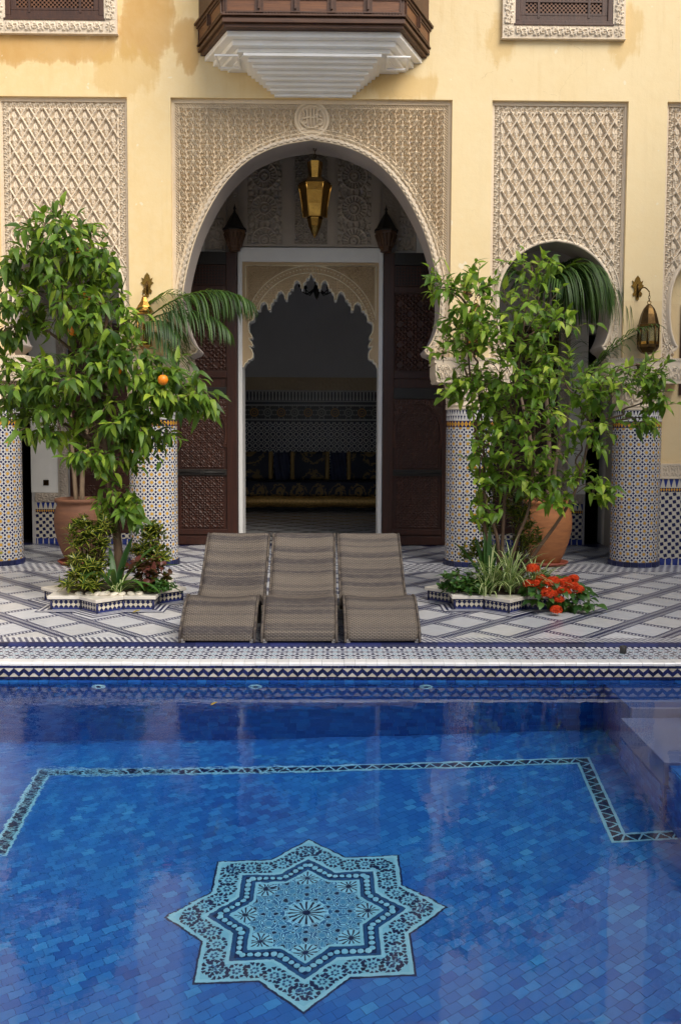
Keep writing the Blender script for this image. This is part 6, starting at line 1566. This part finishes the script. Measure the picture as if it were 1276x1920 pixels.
# ------------------------------------------------------------------ woven loungers
prof = [(7.46, .035), (7.455, .075), (7.465, .115), (7.50, .150), (7.58, .205), (7.68, .275), (7.77, .322), (7.85, .342), (7.93, .338), (8.02, .315), (8.14, .272), (8.28, .235), (8.42, .225), (8.53, .245), (8.64, .305), (8.76, .395), (8.88, .490), (9.00, .585), (9.11, .668), (9.17, .708), (9.205, .722), (9.235, .715), (9.245, .69)]
prof = [np.array(p)-np.array((8.3, 0)) for p in prof]; prof = catmull(prof, 4)
WL = .615; NW = 12
def lounger_parts():
    top, bot = MB(), MB(); rows, uvs, s = [], [], 0; n = len(prof)
    for i, p in enumerate(prof):
        if i: s += float(np.hypot(*(p-prof[i-1])))
        a, c = prof[max(0, i-1)], prof[min(n-1, i+1)]; tdir = (c-a)/np.hypot(*(c-a)); nrm = np.array((-tdir[1], tdir[0]))
        dip = .030*min(1, max(0, (i-14)/14))*min(1, max(0, (n-4-i)/10))
        row = []
        for j in range(NW+1):
            u = j/NW*2-1; x = u*WL/2; e = max(0, abs(u)-.88)/.12
            off = -dip*(1-u*u) - .016*e*e
            row.append((x, p[0]+nrm[0]*off, p[1]+nrm[1]*off)); uvs.append((x+.5, s))
        th = .062
        left = [(-WL/2-.002, p[0]-nrm[0]*th, p[1]-nrm[1]*th)]; right = [(WL/2+.002, p[0]-nrm[0]*th, p[1]-nrm[1]*th)]
        uvs[-(NW+1):-(NW+1)] = [(-WL/2-.06+.5, s)]; uvs.append((WL/2+.06+.5, s))
        rows.append(left+row+right)
    top.grid(rows, True, uvs)
    b = MB(); b.grid([[(x, p[0]-(0), 0) for x in (0, 1)] for p in prof[:2]])
    und = MB(); r2 = []
    uv2 = []; s = 0
    for i, p in enumerate(prof):
        if i: s += float(np.hypot(*(p-prof[i-1])))
        a, c = prof[max(0, i-1)], prof[min(n-1, i+1)]; tdir = (c-a)/np.hypot(*(c-a)); nrm = np.array((-tdir[1], tdir[0]))
        r2.append([(x, p[0]-nrm[0]*.062, p[1]-nrm[1]*.062) for x in (-WL/2-.002, WL/2+.002)]); uv2 += [(0, s), (WL, s)]
    und.grid(r2, True, uv2)
    und.add([r2[0][0], r2[0][1], (WL/2, prof[0][0], prof[0][1]), (-WL/2, prof[0][0], prof[0][1])], [(0, 1, 2, 3)], False, [(0, 0), (WL, 0), (WL, .06), (0, .06)])
    und.add([r2[-1][0], r2[-1][1], (WL/2, prof[-1][0], prof[-1][1]), (-WL/2, prof[-1][0], prof[-1][1])], [(3, 2, 1, 0)], False, [(0, 0), (WL, 0), (WL, .06), (0, .06)])
    return top, und
top, und = lounger_parts(); me_top = top.mesh('woven_seat', WICKER); me_und = und.mesh('woven_underside', WICKER)
def leg_mesh(fn):
    b = MB(); fn(b); return b
edge = MB()
for sx in (-1, 1): edge.tube([(sx*(WL/2-.006), p[0], p[1]-.012) for p in prof], .011, 6)
me_edge = edge.mesh('rolled_edge', WICKER)
# uv for the rolled edges comes from position: wrap simply along the length
L_ = me_edge.uv_layers.new(name='UVMap'); vi = np.empty(len(me_edge.loops), int); me_edge.loops.foreach_get('vertex_index', vi); co = np.array([v.co for v in me_edge.vertices]); L_.data.foreach_set('uv', np.c_[co[vi, 2]*2+co[vi, 0], co[vi, 1]+co[vi, 2]].ravel())
def make_lounger(label, x, yaw, dy):
    g_ = 'woven loungers in a row by the pool'
    t = thing('sun_lounger', label, 'sun lounger', (x, 8.3+dy, 0), g_); t.rotation_euler.z = yaw
    for nm, me in (('woven_seat', me_top), ('woven_underside', me_und), ('rolled_edge', me_edge)):
        o = bpy.data.objects.new(nm, me); C.objects.link(o); o.parent = t
    def add(nm, fn, mt):
        b = MB(); fn(b); o = bpy.data.objects.new(nm, b.mesh(nm, mt)); C.objects.link(o); o.parent = t
    for sx in (-1, 1):
        add('leg', lambda b: b.box(sx*.285-.022, sx*.285+.022, -.835, -.80, 0.0, .05), GREYM)
        add('leg', lambda b: b.tube([(sx*.27, .62, .40), (sx*.27, .66, .2), (sx*.27, .70, 0.0)], .018, 8), DARKM)
        add('leg', lambda b: b.tube([(sx*.27, .02, .17), (sx*.27, .02, 0.0)], .018, 8), DARKM)
    add('crossbar', lambda b: b.tube([(-.28, -.80, .028), (.28, -.80, .028)], .014, 8), DARKM)
    add('crossbar', lambda b: b.tube([(-.27, .66, .2), (.27, .66, .2)], .014, 8), DARKM)
    return t
make_lounger('left woven rattan lounger of the three by the pool', -.885, -.008, 0)
make_lounger('middle woven rattan lounger of the three by the pool', -.233, .004, -.005)
make_lounger('right woven rattan lounger of the three by the pool', .422, .028, 0)

# ------------------------------------------------------------------ small things
b = MB(); b.lathe([(0, 0), (.024, 0), (.026, .003), (.026, .055), (.022, .058), (.018, .055), (.018, .02), (0, .02)], 20, (2.325, 7.22, -.004)); o = b.build('black_cup', DARKM, None, (2.325, 7.22, -.004)); tag(o, 'small black cup standing on the tiled pool coping', 'cup')
def fallen(x, y, z, label, sc_, rz):
    vs, fs, uv = leaf_shape(1, .5, -.25, .35, 5); b = MB(); b.add(vs*sc_, fs, True, uv); o = bpy.data.objects.new('fallen_leaf', b.mesh('fallen_leaf', DRYL)); C.objects.link(o); o.location = (x, y, z); o.rotation_euler = (.1, -.1, rz); tag(o, label, 'leaf')
fallen(-1.84, 8.72, .012, 'yellow fallen leaf on the floor in front of the left planter', .085, .2)
fallen(-.80, 6.30, -.146, 'small brown leaf floating on the pool near its far edge', .05, .5)
